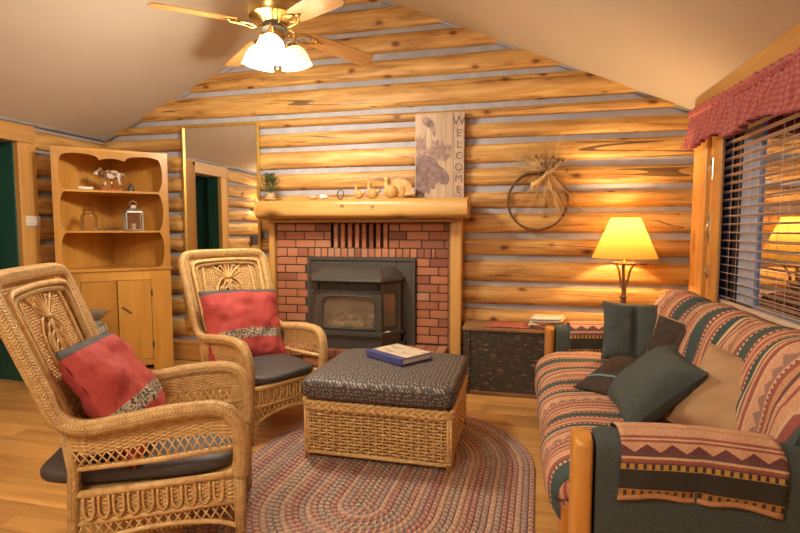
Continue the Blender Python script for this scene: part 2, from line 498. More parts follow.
def arm_cover_mat():
    m, nt, p = newmat('arm_cover_cloth')
    tc = N(nt, 'ShaderNodeTexCoord'); sx = N(nt, 'ShaderNodeSeparateXYZ'); L(nt, tc.outputs['UV'], sx.inputs[0])
    v = sx.outputs[1]
    G, P_, Rr, C, B, T = SER_G, SER_P, SER_R, SER_C, SER_B, SER_T
    # v 0 at the outer hem, 1 at the inner hem
    st = [(0, T), (.03, (.40, .19, .05)), (.075, (.04, .035, .03)), (.20, (.52, .30, .07)), (.235, B), (.25, Rr), (.268, C), (.285, B), (.31, P_), (.37, Rr), (.385, C), (.395, Rr), (.415, P_), (.48, T), (.5, P_), (.6, G), (.68, C), (.7, Rr), (.75, P_), (.85, Rr), (.9, G)]
    col = ramp(nt, v, st, 'CONSTANT').outputs[0]
    du = math_(nt, 'GREATER_THAN', math_(nt, 'FRACT', math_(nt, 'MULTIPLY', sx.outputs[0], 40.0)), .6)
    dm = ramp(nt, v, [(0, (0, 0, 0)), (.035, (1, 1, 1)), (.07, (0, 0, 0)), (.205, (1, 1, 1)), (.235, (0, 0, 0))], 'CONSTANT')
    col = mixc(nt, math_(nt, 'MULTIPLY', dm.outputs[0], du), col, (.05, .035, .03))
    zz = math_(nt, 'ABSOLUTE', math_(nt, 'SUBTRACT', math_(nt, 'FRACT', math_(nt, 'MULTIPLY', sx.outputs[0], 13.0)), .5))
    tri = math_(nt, 'GREATER_THAN', math_(nt, 'ADD', math_(nt, 'MULTIPLY', zz, .10), .31), v)
    inb = math_(nt, 'MULTIPLY', math_(nt, 'GREATER_THAN', v, .31), math_(nt, 'LESS_THAN', v, .365))
    col = mixc(nt, math_(nt, 'MULTIPLY', tri, inb), col, (.17, .055, .06))
    n = N(nt, 'ShaderNodeTexNoise'); n.inputs['Scale'].default_value = 160
    L(nt, coords(nt, 'Object'), n.inputs['Vector'])
    rn = ramp(nt, n.outputs['Fac'], [(.3, (.78, .78, .78)), (.7, (1.1, 1.1, 1.1))])
    L(nt, mixc(nt, 1, col, rn.outputs[0], 'MULTIPLY'), p.inputs['Base Color']); p.inputs['Roughness'].default_value = .88
    return m
M['armcover'] = arm_cover_mat()

def rug_mat(i, a, b, c):
    m, nt, p = newmat('braid_%d' % i)
    tc = N(nt, 'ShaderNodeTexCoord'); sx = N(nt, 'ShaderNodeSeparateXYZ'); L(nt, tc.outputs['UV'], sx.inputs[0])
    # two plaits of strand, slanted against each other
    tri = math_(nt, 'ABSOLUTE', math_(nt, 'SUBTRACT', sx.outputs[1], .5))
    ph = math_(nt, 'ADD', math_(nt, 'MULTIPLY', sx.outputs[0], 92.0), math_(nt, 'MULTIPLY', tri, 1.5))
    side = math_(nt, 'GREATER_THAN', sx.outputs[1], .5)
    ph = math_(nt, 'ADD', ph, math_(nt, 'MULTIPLY', side, .5))
    f = math_(nt, 'FRACT', math_(nt, 'DIVIDE', ph, 3.0))
    col = ramp(nt, f, [(0, a), (.333, b), (.666, c)], 'CONSTANT').outputs[0]
    f1 = math_(nt, 'FRACT', ph)
    h = math_(nt, 'SUBTRACT', 1.0, math_(nt, 'POWER', math_(nt, 'ABSOLUTE', math_(nt, 'SUBTRACT', math_(nt, 'MULTIPLY', f1, 2.0), 1.0)), 3.0))
    n = N(nt, 'ShaderNodeTexNoise'); n.inputs['Scale'].default_value = 60
    L(nt, coords(nt, 'Object'), n.inputs['Vector'])
    rn = ramp(nt, n.outputs['Fac'], [(.3, (.75, .75, .75)), (.7, (1.15, 1.15, 1.15))])
    col = mixc(nt, 1, col, rn.outputs[0], 'MULTIPLY')
    rh = ramp(nt, h, [(0, (.7, .66, .66)), (.5, (1, 1, 1))])
    L(nt, mixc(nt, 1, col, rh.outputs[0], 'MULTIPLY'), p.inputs['Base Color'])
    p.inputs['Roughness'].default_value = .9
    bump(nt, p, h, .6, .004)
    return m
_bl, _re, _ta, _gr, _pk, _dk = (.24, .20, .23), (.50, .18, .14), (.68, .44, .28), (.38, .31, .26), (.62, .34, .26), (.19, .145, .155)
RUGM = [rug_mat(0, _bl, _re, _ta), rug_mat(1, _ta, _pk, _gr), rug_mat(2, _dk, _gr, _ta), rug_mat(3, _re, _pk, _dk), rug_mat(4, _bl, _gr, _pk), rug_mat(5, _bl, _ta, _gr)]

def speckle_mat():
    m, nt, p = newmat('speckled_cloth')
    vo = N(nt, 'ShaderNodeTexVoronoi'); vo.inputs['Scale'].default_value = 50.0; vo.inputs['Randomness'].default_value = .5
    vo.voronoi_dimensions = '2D'
    tc = N(nt, 'ShaderNodeTexCoord'); sx = N(nt, 'ShaderNodeSeparateXYZ'); L(nt, tc.outputs['Object'], sx.inputs[0])
    cb = N(nt, 'ShaderNodeCombineXYZ'); L(nt, math_(nt, 'ADD', sx.outputs[0], sx.outputs[2]), cb.inputs[0]); L(nt, math_(nt, 'SUBTRACT', sx.outputs[1], sx.outputs[2]), cb.inputs[1])
    L(nt, cb.outputs[0], vo.inputs['Vector'])
    r = ramp(nt, vo.outputs['Distance'], [(.17, (.42, .34, .27)), (.25, (.066, .058, .062))])
    L(nt, r.outputs[0], p.inputs['Base Color']); p.inputs['Roughness'].default_value = .6
    return m
M['speckle'] = speckle_mat()

def trunk_mat():
    m, nt, p = newmat('worn_black_paint')
    n = N(nt, 'ShaderNodeTexNoise'); n.inputs['Scale'].default_value = 1; n.inputs['Detail'].default_value = 7; n.inputs['Roughness'].default_value = .7
    L(nt, coords(nt, 'Object', (16, 40, 48)), n.inputs['Vector'])
    r = ramp(nt, n.outputs['Fac'], [(.3, (.026, .023, .021)), (.56, (.055, .044, .036)), (.61, (.24, .15, .075)), (.72, (.36, .23, .12))])
    L(nt, r.outputs[0], p.inputs['Base Color']); p.inputs['Roughness'].default_value = .6
    return m
M['trunk'] = trunk_mat()
M['trunkwood'] = wood('trunk_lid_wood', (.14, .07, .03), (.27, .14, .06), (.36, .2, .09), 'X', 18, .06, .6, False, .03)

def gingham_mat():
    m, nt, p = newmat('red_check_cloth')
    tc = N(nt, 'ShaderNodeTexCoord'); sx = N(nt, 'ShaderNodeSeparateXYZ'); L(nt, tc.outputs['UV'], sx.inputs[0])
    a = math_(nt, 'GREATER_THAN', math_(nt, 'FRACT', math_(nt, 'MULTIPLY', sx.outputs[0], 34.0)), .5)
    b = math_(nt, 'GREATER_THAN', math_(nt, 'FRACT', math_(nt, 'MULTIPLY', sx.outputs[1], 34.0)), .5)
    s = math_(nt, 'MULTIPLY', math_(nt, 'ADD', a, b), .5)
    r = ramp(nt, s, [(0, (.33, .065, .07)), (.5, (.39, .10, .10)), (1, (.46, .165, .145))])
    L(nt, r.outputs[0], p.inputs['Base Color']); p.inputs['Roughness'].default_value = .8
    return m
M['gingham'] = gingham_mat()

def shade_mat(name, col, emis, strength, trans=.6):
    m, nt, p = newmat(name)
    out = nt.nodes['Material Output']
    tr = N(nt, 'ShaderNodeBsdfTranslucent'); tr.inputs[0].default_value = (*col, 1)
    di = N(nt, 'ShaderNodeBsdfDiffuse'); di.inputs[0].default_value = (*col, 1)
    mx = N(nt, 'ShaderNodeMixShader'); mx.inputs[0].default_value = trans
    L(nt, di.outputs[0], mx.inputs[1]); L(nt, tr.outputs[0], mx.inputs[2])
    em = N(nt, 'ShaderNodeEmission'); em.inputs[0].default_value = (*emis, 1); em.inputs[1].default_value = strength
    ad = N(nt, 'ShaderNodeAddShader'); L(nt, mx.outputs[0], ad.inputs[0]); L(nt, em.outputs[0], ad.inputs[1])
    L(nt, ad.outputs[0], out.inputs[0])
    return m
M['lampshade'] = shade_mat('lamp_shade_paper', (.56, .33, .07), (1, .50, .06), .05, .24)
M['glassbright'] = shade_mat('lit_glass', (.9, .85, .75), (1, .86, .62), 4.0, .5)
M['glassdim'] = shade_mat('dim_glass', (.52, .42, .30), (1, .78, .5), .22, .4)
def emit(name, col, s):
    m, nt, p = newmat(name)
    p.inputs['Base Color'].default_value = (*col, 1)
    p.inputs['Emission Color'].default_value = (*col, 1); p.inputs['Emission Strength'].default_value = s
    return m
M['bulb'] = emit('bulb', (1, .8, .5), 14)

def glass_mat(name, tint=(.9, .95, 1), gloss=.12, rough=.02):
    m, nt, p = newmat(name)
    out = nt.nodes['Material Output']
    t = N(nt, 'ShaderNodeBsdfTransparent'); t.inputs[0].default_value = (*tint, 1)
    g = N(nt, 'ShaderNodeBsdfGlossy'); g.inputs['Roughness'].default_value = rough
    lw = N(nt, 'ShaderNodeLayerWeight'); lw.inputs[0].default_value = .35
    f = math_(nt, 'ADD', math_(nt, 'MULTIPLY', lw.outputs['Fresnel'], .6), gloss)
    mx = N(nt, 'ShaderNodeMixShader'); L(nt, f, mx.inputs[0]); L(nt, t.outputs[0], mx.inputs[1]); L(nt, g.outputs[0], mx.inputs[2])
    L(nt, mx.outputs[0], out.inputs[0])
    return m
M['winglass'] = glass_mat('window_glass', (.75, .82, .95), .55)
M['glass'] = glass_mat('clear_glass', (.9, .86, .78), .03, .05)
def dusty_glass():
    m = glass_mat('stove_glass', (.95, .93, .9), .03, .15); nt = m.node_tree; out = nt.nodes['Material Output']
    src = out.inputs[0].links[0].from_socket
    d = N(nt, 'ShaderNodeBsdfDiffuse'); d.inputs[0].default_value = (.62, .5, .38, 1)
    mx = N(nt, 'ShaderNodeMixShader'); mx.inputs[0].default_value = .14
    L(nt, src, mx.inputs[1]); L(nt, d.outputs[0], mx.inputs[2]); L(nt, mx.outputs[0], out.inputs[0])
    return m
M['stoveglass'] = dusty_glass()
def mirror_mat():
    m, nt, p = newmat('mirror_glass')
    p.inputs['Base Color'].default_value = (.88, .86, .82, 1); p.inputs['Metallic'].default_value = 1; p.inputs['Roughness'].default_value = .01
    return m
M['mirror'] = mirror_mat()
M['blind'] = plain('blind_slat', (.82, .64, .49), .45)
M['sash'] = plain('window_sash', (.35, .42, .60), .6)
M['sashdark'] = plain('sash_dark', (.02, .02, .03), .6)
M['signwood'] = wood('sign_board', (.34, .25, .19), (.50, .38, .28), (.60, .48, .37), 'Z', 20, .05, .7, False, .02)
M['signdark'] = plain('sign_print', (.20, .13, .125), .8, 0, .4, 24)
M['signmid'] = plain('sign_print_antler', (.30, .20, .17), .8, 0, .45, 26)
M['signstrip'] = plain('sign_strip', (.42, .31, .24), .8, 0, .25, 30)
M['blade'] = wood('fan_blade', (.42, .20, .06), (.58, .32, .11), (.66, .40, .16), 'X', 14, .06, .35, False, .05)
M['cow'] = None
def cow_mat():
    m, nt, p = newmat('cow_paint')
    n = N(nt, 'ShaderNodeTexNoise'); n.inputs['Scale'].default_value = 22; n.inputs['Detail'].default_value = 0
    L(nt, coords(nt, 'Object'), n.inputs['Vector'])
    r = ramp(nt, n.outputs['Fac'], [(.48, (.72, .62, .52)), (.54, (.22, .10, .055))])
    L(nt, r.outputs[0], p.inputs['Base Color']); p.inputs['Roughness'].default_value = .4
    return m
M['cow'] = cow_mat()
M['stovelog'] = plain('stove_log', (.50, .34, .18), .9, 0, .65, 16)
M['stoveback'] = plain('stove_liner', (.50, .40, .28), .85, 0, .35, 5)

def cover_mat():
    m, nt, p = newmat('book_cover_print')
    n = N(nt, 'ShaderNodeTexNoise'); n.inputs['Scale'].default_value = 26; n.inputs['Detail'].default_value = 2
    L(nt, coords(nt, 'Object', (1, .35, 1)), n.inputs['Vector'])
    r = ramp(nt, n.outputs['Fac'], [(.40, (.52, .40, .30)), (.47, (.76, .64, .48)), (.66, (.78, .66, .5)), (.72, (.62, .38, .2))])
    L(nt, r.outputs[0], p.inputs['Base Color']); p.inputs['Roughness'].default_value = .35
    return m
M['cover'] = cover_mat()
# ================================================================== THE ROOM
# ---- floor with single planks
floor = MB(); floor.box(XL - .1, XR + .1, YFR - .1, YB + .1, -.12, -.006)
floor = tag(build('floor', floor, M['gap'], smooth=False), 'honey coloured wooden plank floor', kind='structure')
PLW, PLL = .19, 1.22
_pm = MB(); _pm.cbox(-PLL / 2 + .0012, PLL / 2 - .0012, -PLW / 2 + .0012, PLW / 2 - .0012, -.014, 0, .0015)
_pm = _pm.mesh('plank', False); _pm.materials.append(M['floor'])
row = 0; y = YFR + PLW / 2
while y < YB + .02:
    x = XL - (row * .437 % 1.0) * PLL
    while x < XR:
        x0, x1 = max(x, XL), min(x + PLL, XR)
        if x1 - x0 > .05:
            o = bpy.data.objects.new('plank', _pm); COL.objects.link(o); o.parent = floor
            o.location = ((x0 + x1) / 2, y, 0); o.scale = ((x1 - x0) / PLL, 1, 1)
        x += PLL
    y += PLW; row += 1

# ---- ceiling: two slopes meeting at the ridge
c = MB(); t = .1
e = .12
poly = [(XL - e, ceil_z(XL - e)), (RIDGEX, RIDGEZ), (XR + e, ceil_z(XR + e)), (XR + e, ceil_z(XR + e) + t), (RIDGEX, RIDGEZ + t), (XL - e, ceil_z(XL - e) + t)]
c.prism(poly, YFR - .1, YB + .1)
tag(build('ceiling', c, M['plaster'], smooth=False, fix=True), 'sloping beige plaster ceiling', kind='structure')

# ---- logs
def log_mesh(length, h, depth, seed, axis='X', nseg=44, nr=20, seam=math.pi):
    """one peeled log lying along the axis: slightly oval, slightly wavy"""
    mb = MB()
    def fn(u, v):
        a = 2 * math.pi * u + seam
        s = (v - .5) * length
        w = 1 + .045 * noise.noise(Vector((s * .9, math.cos(a) * .8 + seed * 5.3, math.sin(a) * .8)))
        cc = math.cos(a); yy = -(1 if cc >= 0 else -1) * abs(cc) ** .62 * depth * w
        ss = math.sin(a); zz = (1 if ss >= 0 else -1) * abs(ss) ** .85 * h * .5 * w + .012 * noise.noise(Vector((s * .55, seed * 9.1, 3)))
        return (s, yy, zz) if axis == 'X' else (yy, s, zz)
    mb.grid(fn, nr, nseg, closed_u=True, uvfn=lambda u, v: (u * 1.1 * (h + 2 * depth), (v - .5) * length))
    # end caps
    for j in (0, nseg):
        ring = [fn(i / nr, j / nseg) for i in range(nr)]
        mb.add(ring, [tuple(range(nr))] if j else [tuple(range(nr - 1, -1, -1))])
    return mb

BANDS = [0.0, .215, .437, .648, .845, 1.068, 1.257, 1.465, 1.648, 1.845, 2.045, 2.218, 2.345, 2.595, 2.81, 3.02, 3.25, 3.42]
wb = MB(); g = .2
poly = [(XL - .1, -.12), (XR + .1, -.12), (XR + .1, ceil_z(XR) + .02), (RIDGEX, RIDGEZ + .05), (XL - .1, ceil_z(XL) + .02)]
wb.prism(poly, YB, YB + g)
wall_back = tag(build('wall_back', wb, M['chink'], smooth=False, fix=True), 'gable wall of peeled logs with grey chinking', kind='structure')
for i in range(len(BANDS) - 1):
    z0, z1 = BANDS[i], BANDS[i + 1]
    if i == 0:
        # squared sill log at the floor
        m = MB(); m.cbox(XL, XR, -.055, .05, z0, z1 - .022, .012)
        build('log', m, M['trim_x'], wall_back, smooth=False, loc=(0, YB, 0))
        continue
    gap = .048 if i % 3 else .040
    zc = (z0 + z1) / 2; h = (z1 - z0) - gap
    dx = max(0, (z0 - EAVE) / SLOPE) if z0 > EAVE else 0
    x0, x1 = XL + dx, XR - dx
    if x1 - x0 < .1: continue
    build('log', log_mesh(x1 - x0, h, .062, i), M['log'], wall_back, loc=((x0 + x1) / 2, YB + .014, zc))

# ---- left wall with a passage opening
DY0, DY1, DZ = 2.25, 3.36, 2.035
w = MB()
w.box(XL - .16, XL, DY1, YB + .1, -.12, ceil_z(XL) + .03)
w.box(XL - .16, XL, YFR - .1, DY0, -.12, ceil_z(XL) + .03)
w.box(XL - .16, XL, DY0, DY1, DZ, ceil_z(XL) + .03)
wall_left = tag(build('wall_left', w, M['chink'], smooth=False), 'log wall with a framed passage', kind='structure')
LB = [0.0, .21, .33, .54, .755, .965, 1.195, 1.416, 1.615, 1.768, 1.975, 2.178, 2.24]
for i in range(1, len(LB) - 1):
    z0, z1 = LB[i], LB[i + 1]
    for (a, b) in ((DY1 + .15, YB), (YFR, DY0 - .16)):
        h = z1 - z0 - .038
        if z1 > 2.2: continue
        build('log', log_mesh(b - a, h, .05, i + 40 + a, 'Y', 30, seam=0), M['log_y'], wall_left, loc=(XL + .008, (a + b) / 2, (z0 + z1) / 2))
for (a, b) in ((DY1 + .15, YB), (YFR, DY0 - .16)):
    m = MB(); m.cbox(XL - .03, XL + .05, a, b, 0, .195, .01)
    build('log', m, M['trim_y'], wall_left, smooth=False)
# casing of the passage
door_1 = tag(empty('door_1', (XL, (DY0 + DY1) / 2, 0)), 'honey pine casing around the dark green passage', kind='structure')
def casing(y0, y1, z0, z1, mat, x1=.052):
    m = MB(); m.cbox(-.02, x1, y0 - (DY0 + DY1) / 2, y1 - (DY0 + DY1) / 2, z0, z1, .006)
    build('casing_board', m, mat, door_1, smooth=False)
casing(DY1, DY1 + .16, 0, DZ, M['trim']); casing(DY0 - .16, DY0, 0, DZ, M['trim']); casing(DY0 - .16, DY1 + .16, DZ, 2.185, M['trim_y'], .056)
m = MB(); m.box(-.16, .0, DY0 - (DY0 + DY1) / 2 - .0, DY0 - (DY0 + DY1) / 2 + .012, 0, DZ); m.box(-.16, 0, DY1 - (DY0 + DY1) / 2 - .012, DY1 - (DY0 + DY1) / 2, 0, DZ)
build('jamb', m, M['green'], door_1, smooth=False)
# green walls of the passage
h = MB()
h.box(XL - 1.5, XL - .16, DY1 + .02, DY1 + .1, -.01, 2.4); h.box(XL - 1.5, XL - .16, DY0 - .1, DY0 - .02, -.01, 2.4)
h.box(XL - 1.58, XL - 1.5, DY0 - .1, DY1 + .1, -.01, 2.4); h.box(XL - 1.58, XL - .16, DY0 - .1, DY1 + .1, 2.4, 2.48)
tag(build('wall_passage', h, M['green'], smooth=False), 'dark green painted passage walls', kind='structure')
h = MB(); h.box(XL - 1.5, XL, DY0, DY1, -.1, 0)
tag(build('floor_passage', h, M['floor'], smooth=False), 'wooden floor of the green passage', kind='structure')

# ---- wall behind the camera
w = MB(); poly = [(XL - .1, -.12), (XR + .1, -.12), (XR + .1, ceil_z(XR) + .02), (RIDGEX, RIDGEZ + .05), (XL - .1, ceil_z(XL) + .02)]
w.prism(poly, YFR - .2, YFR)
tag(build('wall_front', w, M['plaster'], smooth=False, fix=True), 'plain plaster wall opposite the fireplace', kind='structure')

# ---- right wall with the wide window
WY0, WY1, WZ0, WZ1 = .9, 3.84, .80, 2.02
w = MB()
w.box(XR, XR + .2, WY1, YB + .1, -.12, ceil_z(XR) + .03); w.box(XR, XR + .2, YFR - .1, WY0, -.12, ceil_z(XR) + .03)
w.box(XR, XR + .2, WY0, WY1, -.12, WZ0); w.box(XR, XR + .2, WY0, WY1, WZ1, ceil_z(XR) + .03)
wall_right = tag(build('wall_right', w, M['chink'], smooth=False), 'log wall holding the wide window', kind='structure')
for i in range(0, 4):
    z0, z1 = BANDS[i], BANDS[i + 1]
    m = log_mesh(YB - YFR - .02, z1 - z0 - .04, .05, 70 + i, 'Y', 30)
    build('log', m, M['log_y'], wall_right, loc=(XR - .008, (YB + YFR) / 2, (z0 + z1) / 2))
window_1 = tag(empty('window_1', (XR, WY1, WZ0)), 'wide window framed in honey pine with blue dusk outside', kind='structure')
def wpart(name, x0, x1, y0, y1, z0, z1, mat, b=.006, parent=window_1):
    m = MB(); m.cbox(x0 - XR, x1 - XR, y0 - WY1, y1 - WY1, z0 - WZ0, z1 - WZ0, b)
    return build(name, m, mat, parent, smooth=False)
wpart('casing_board', XR - .085, XR + .01, 3.80, 4.05, .62, 2.00, M['trim'])
wpart('casing_board', XR - .085, XR - .063, 3.53, 3.665, .78, 2.00, M['trim'])
wpart('casing_board', XR - .055, XR - .035, 3.655, 3.81, .62, 2.00, M['trim'])
wpart('header_board', XR - .09, XR + .01, .6, 4.06, 1.95, 2.232, M['trim_y'])
wpart('sill', XR - .10, XR + .14, .7, 3.82, .76, .80, M['trim_y'])
wpart('casing_board', XR - .085, XR + .02, .7, .92, .78, 2.0, M['trim'])
# sash and mullions
wpart('sash', XR + .005, XR + .06, 3.725, 3.84, .8, 2.02, M['sashdark'], .004)
wpart('sash', XR + .005, XR + .06, 3.23, 3.45, .8, 2.02, M['sash'], .004)
wpart('sash', XR + .0, XR + .06, 3.45, 3.54, .8, 2.02, M['sashdark'], .004)
wpart('sash', XR + .005, XR + .06, 1.35, 1.50, .8, 2.02, M['sash'], .004)
wpart('sash', XR + .005, XR + .06, .9, 3.84, .8, .86, M['sash'], .004)
wpart('sash', XR + .005, XR + .06, .9, 3.84, 1.96, 2.02, M['sash'], .004)
for (a, b) in ((3.54, 3.725), (1.50, 3.23), (.9, 1.35)):
    wpart('pane', XR + .022, XR + .028, a, b, .86, 1.96, M['winglass'], .001)
# window hardware in the groove of the casing
def hardware(z0, z1, tall=False):
    m = MB(); m.cbox(-.075, -.045, 3.70 - WY1, 3.73 - WY1, z0 - WZ0, z1 - WZ0, .008)
    m.cbox(-.06, -.045, 3.735 - WY1, 3.765 - WY1, z0 - WZ0, z1 - WZ0, .004)
    o = build('latch', m, M['steel'], window_1, smooth=False)
    m2 = MB(); m2.tube([(-.07, 3.715 - WY1, z0 - WZ0 + .01), (-.09, 3.715 - WY1, (z0 + z1) / 2 - WZ0), (-.07, 3.715 - WY1, z1 - WZ0 - .01)], .006, 8)
    build('latch_lever', m2, M['steel'], o)
hardware(1.62, 1.78); hardware(1.20, 1.42); hardware(.97, 1.07)

# grey caulk line where the ceiling meets the walls
for k, (xa, xb) in enumerate(((XL, RIDGEX), (RIDGEX, XR))):
    m = MB(); m.tube([(xa, YB - .012, ceil_z(xa) - .006), (xb, YB - .012, ceil_z(xb) - .006)], .017, 6)
    tag(build('trim_%d' % (k + 1), m, M['chink']), 'grey caulk line along the sloping ceiling', kind='structure')
m = MB(); m.tube([(XL + .03, YFR, ceil_z(XL + .03) - .004), (XL + .03, YB, ceil_z(XL + .03) - .004)], .018, 6)
tag(build('trim_3', m, M['chink']), 'grey caulk line along the eave over the passage', kind='structure')

# switch on the casing
sw = tag(empty('light_switch', (XL + .056, 3.455, 1.375)), 'white light switch plate on the pine casing', 'switch')
m = MB(); m.cbox(-.005, .007, -.065, .065, -.045, .045, .004); build('plate', m, M['white'], sw, smooth=False)
for yy in (-.03, .03):
    m = MB(); m.cbox(.004, .013, yy - .012, yy + .012, -.022, .022, .003); build('toggle', m, M['white'], sw, smooth=False)
# ================================================================== BLIND AND VALANCE
blind = tag(empty('window_blind', (XR - .03, 2.345, .84)), 'wooden slat blind let down in front of the wide window', 'blind')
_sm = MB()
_sm.cbox(-.017, .017, -1.30, 1.30, -.0013, .0013, .001)
_sm = _sm.mesh('slat', False); _sm.materials.append(M['blind'])
NS = 22
for k in range(NS):
    o = bpy.data.objects.new('slat', _sm); COL.objects.link(o); o.parent = blind
    o.location = (0, .01, .04 + k * .0505); o.rotation_euler = (0, R(14), 0)
m = MB(); m.cbox(-.018, .018, -1.30, 1.32, -.005, .018, .004); build('bottom_rail', m, M['blind'], blind, smooth=False)
m = MB(); m.cbox(-.02, .02, -1.30, 1.32, 1.12, 1.165, .004); build('head_rail', m, M['blind'], blind, smooth=False)
for yy in (-1.1, -.4, .2, .5, .85, 1.1):
    m = MB()
    m.tube([(-.02, yy, .0), (-.02, yy, 1.13)], .0012, 4); m.tube([(.02, yy, .0), (.02, yy, 1.13)], .0012, 4)
    build('ladder_cord', m, M['blind'], blind)

val = tag(empty('valance', (XR - .11, 4.02, 1.885)), 'gathered red checked valance above the window', 'valance')
VL = 3.0
def valance_fn(u, v):
    s = u * VL
    ph = s * 70 + 2.2 * noise.noise(Vector((s * 3.1, v * 1.3, 1.7)))
    amp = .006 + .024 * v
    x = -.012 - .035 * v - amp * math.sin(ph) - .016 * noise.noise(Vector((s * 5, v * 3, 8)))
    z = .245 - v * (.245 + .02 * math.sin(s * 9.3) + .022 * noise.noise(Vector((s * 7, 0, 3))))
    return (x, -s + .006 * math.cos(ph) * v, z - .045 * s)
m = MB(); m.grid(valance_fn, 420, 14, uvfn=lambda u, v: (u * VL * 1.5, v * .25))
o = build('skirt', m, M['gingham'], val)
sd = o.modifiers.new('thick', 'SOLIDIFY'); sd.thickness = .003
def head_fn(u, v):
    s = u * VL; a = math.pi * 2 * v
    rr = .026 + .006 * math.sin(s * 75 + 2 * noise.noise(Vector((s * 4, 0, 0)))) + .008 * noise.noise(Vector((s * 20, math.cos(a), math.sin(a))))
    return (-.012 + rr * math.cos(a) * .9, -s, .235 + rr * math.sin(a) * 1.1 - .045 * s)
m = MB(); m.grid(head_fn, 420, 10, uvfn=lambda u, v: (u * VL * 1.5, v * .12)); build('gathered_heading', m, M['gingham'], val)
m = MB(); m.tube([(-.012, .02, .236), (-.012, -VL, .235 - .045 * VL)], .009, 8); build('rod', m, M['brass'], val)

# ================================================================== CORNER CUPBOARD
CX, CY = -3.525, 3.755
cab = tag(empty('corner_cupboard', (CX, CY, 0), R(45)), 'honey pine corner cupboard with scalloped open shelves', 'cupboard')
HW = .445                                   # half width of the face; local x along the face, local -y towards the room
D = .27 * math.sqrt(.5)                     # returns run back to the walls
# ground plan in local coordinates (x, y): y positive goes into the corner
def plan(ins=0.0):
    return [(-HW + ins, .0), (HW - ins, .0), (HW - ins, .17), (0, HW + .15), (-HW + ins, .17)]
def slab(name, z0, z1, pl, mat, parent=cab, front=0.0):
    n = len(pl); mb = MB()
    P_ = [(x, y - (front if i < 2 else 0)) for i, (x, y) in enumerate(pl)]
    vs = [(x, y, z0) for x, y in P_] + [(x, y, z1) for x, y in P_]
    fs = [tuple(range(n - 1, -1, -1)), tuple(range(n, 2 * n))] + [(i, (i + 1) % n, n + (i + 1) % n, n + i) for i in range(n)]
    mb.add(vs, fs); return build(name, mb, mat, parent, smooth=False)
Pn = plan(.004)
# body: returns and back boards
m = MB()
th = .018
def upright(p, q, z0, z1):
    p = Vector((p[0], p[1], 0)); q = Vector((q[0], q[1], 0)); d = (q - p).normalized(); nn = Vector((-d.y, d.x, 0)) * th
    vs = [p, q, q + nn, p + nn]; vs = [v + Vector((0, 0, z0)) for v in vs] + [v + Vector((0, 0, z1)) for v in vs]
    m.add(vs, [(3, 2, 1, 0), (4, 5, 6, 7), (0, 1, 5, 4), (1, 2, 6, 5), (2, 3, 7, 6), (3, 0, 4, 7)])
upright(Pn[1], Pn[2], 0, 2.0); upright(Pn[2], Pn[3], 0.0, 2.0); upright(Pn[3], Pn[4], 0.0, 2.0); upright(Pn[4], Pn[0], 0, 2.0)
build('carcass', m, M['cab'], cab, smooth=False, fix=True)
slab('top_board', 1.985, 2.005, plan(-.004), M['cab'], front=.012)
inner = plan(.022)
for z in (1.285, 1.64): slab('shelf', z - .009, z + .009, inner, M['cab'], front=-.006)
slab('counter_board', .935, .957, plan(-.012), M['cab'], front=.035)
slab('bottom_board', .09, .108, inner, M['cab'])
# face: scalloped stiles
bays = [(.957, 1.285), (1.285, 1.64), (1.64, 1.955)]
def open_half(z):
    for a, b in bays:
        if a <= z <= b:
            t_ = (z - a) / (b - a)
            return .332 + .066 * math.sqrt(max(0, 1 - (2 * t_ - 1) ** 2)) ** .75
    return .345
zs = [.957 + (1.955 - .957) * i / 72 for i in range(73)]
for sgn, nm in ((-1, 'stile'), (1, 'stile')):
    edge = [(sgn * open_half(z), z) for z in zs]
    poly = [(sgn * HW, .957)] + edge + [(sgn * .33, 1.985), (sgn * HW, 1.985)]
    m = MB()
    for i in range(len(zs) - 1):
        a, b = open_half(zs[i]), open_half(zs[i + 1])
        q = [(sgn * a, zs[i]), (sgn * HW, zs[i]), (sgn * HW, zs[i + 1]), (sgn * b, zs[i + 1])]
        vs = [(x, -.0, z) for x, z in q] + [(x, -.02, z) for x, z in q]
        m.add(vs, [(0, 1, 2, 3), (4, 7, 6, 5), (0, 3, 7, 4), (1, 5, 6, 2)])
    build(nm, m, M['cab'], cab, smooth=False, fix=True)
# scalloped top rail
def low(x):
    a = abs(x)
    if a < .10: return 1.905 + .022 * math.cos(a / .10 * math.pi / 2)
    return 1.905 + .052 * math.sqrt(max(0, 1 - (2 * min(1, (a - .10) / .298) - 1) ** 2)) ** .8
m = MB(); xs = [-HW + 2 * HW * i / 80 for i in range(81)]
for i in range(80):
    a, b = xs[i], xs[i + 1]
    za = low(a) if abs(a) < .395 else 1.955; zb = low(b) if abs(b) < .395 else 1.955
    vs = [(a, 0, za), (b, 0, zb), (b, 0, 1.985), (a, 0, 1.985)]; vs += [(x, -.0205, z) for x, y, z in vs]
    m.add(vs, [(0, 3, 2, 1), (4, 5, 6, 7), (0, 1, 5, 4), (3, 7, 6, 2)])
build('scalloped_rail', m, M['cab'], cab, smooth=False, fix=True)
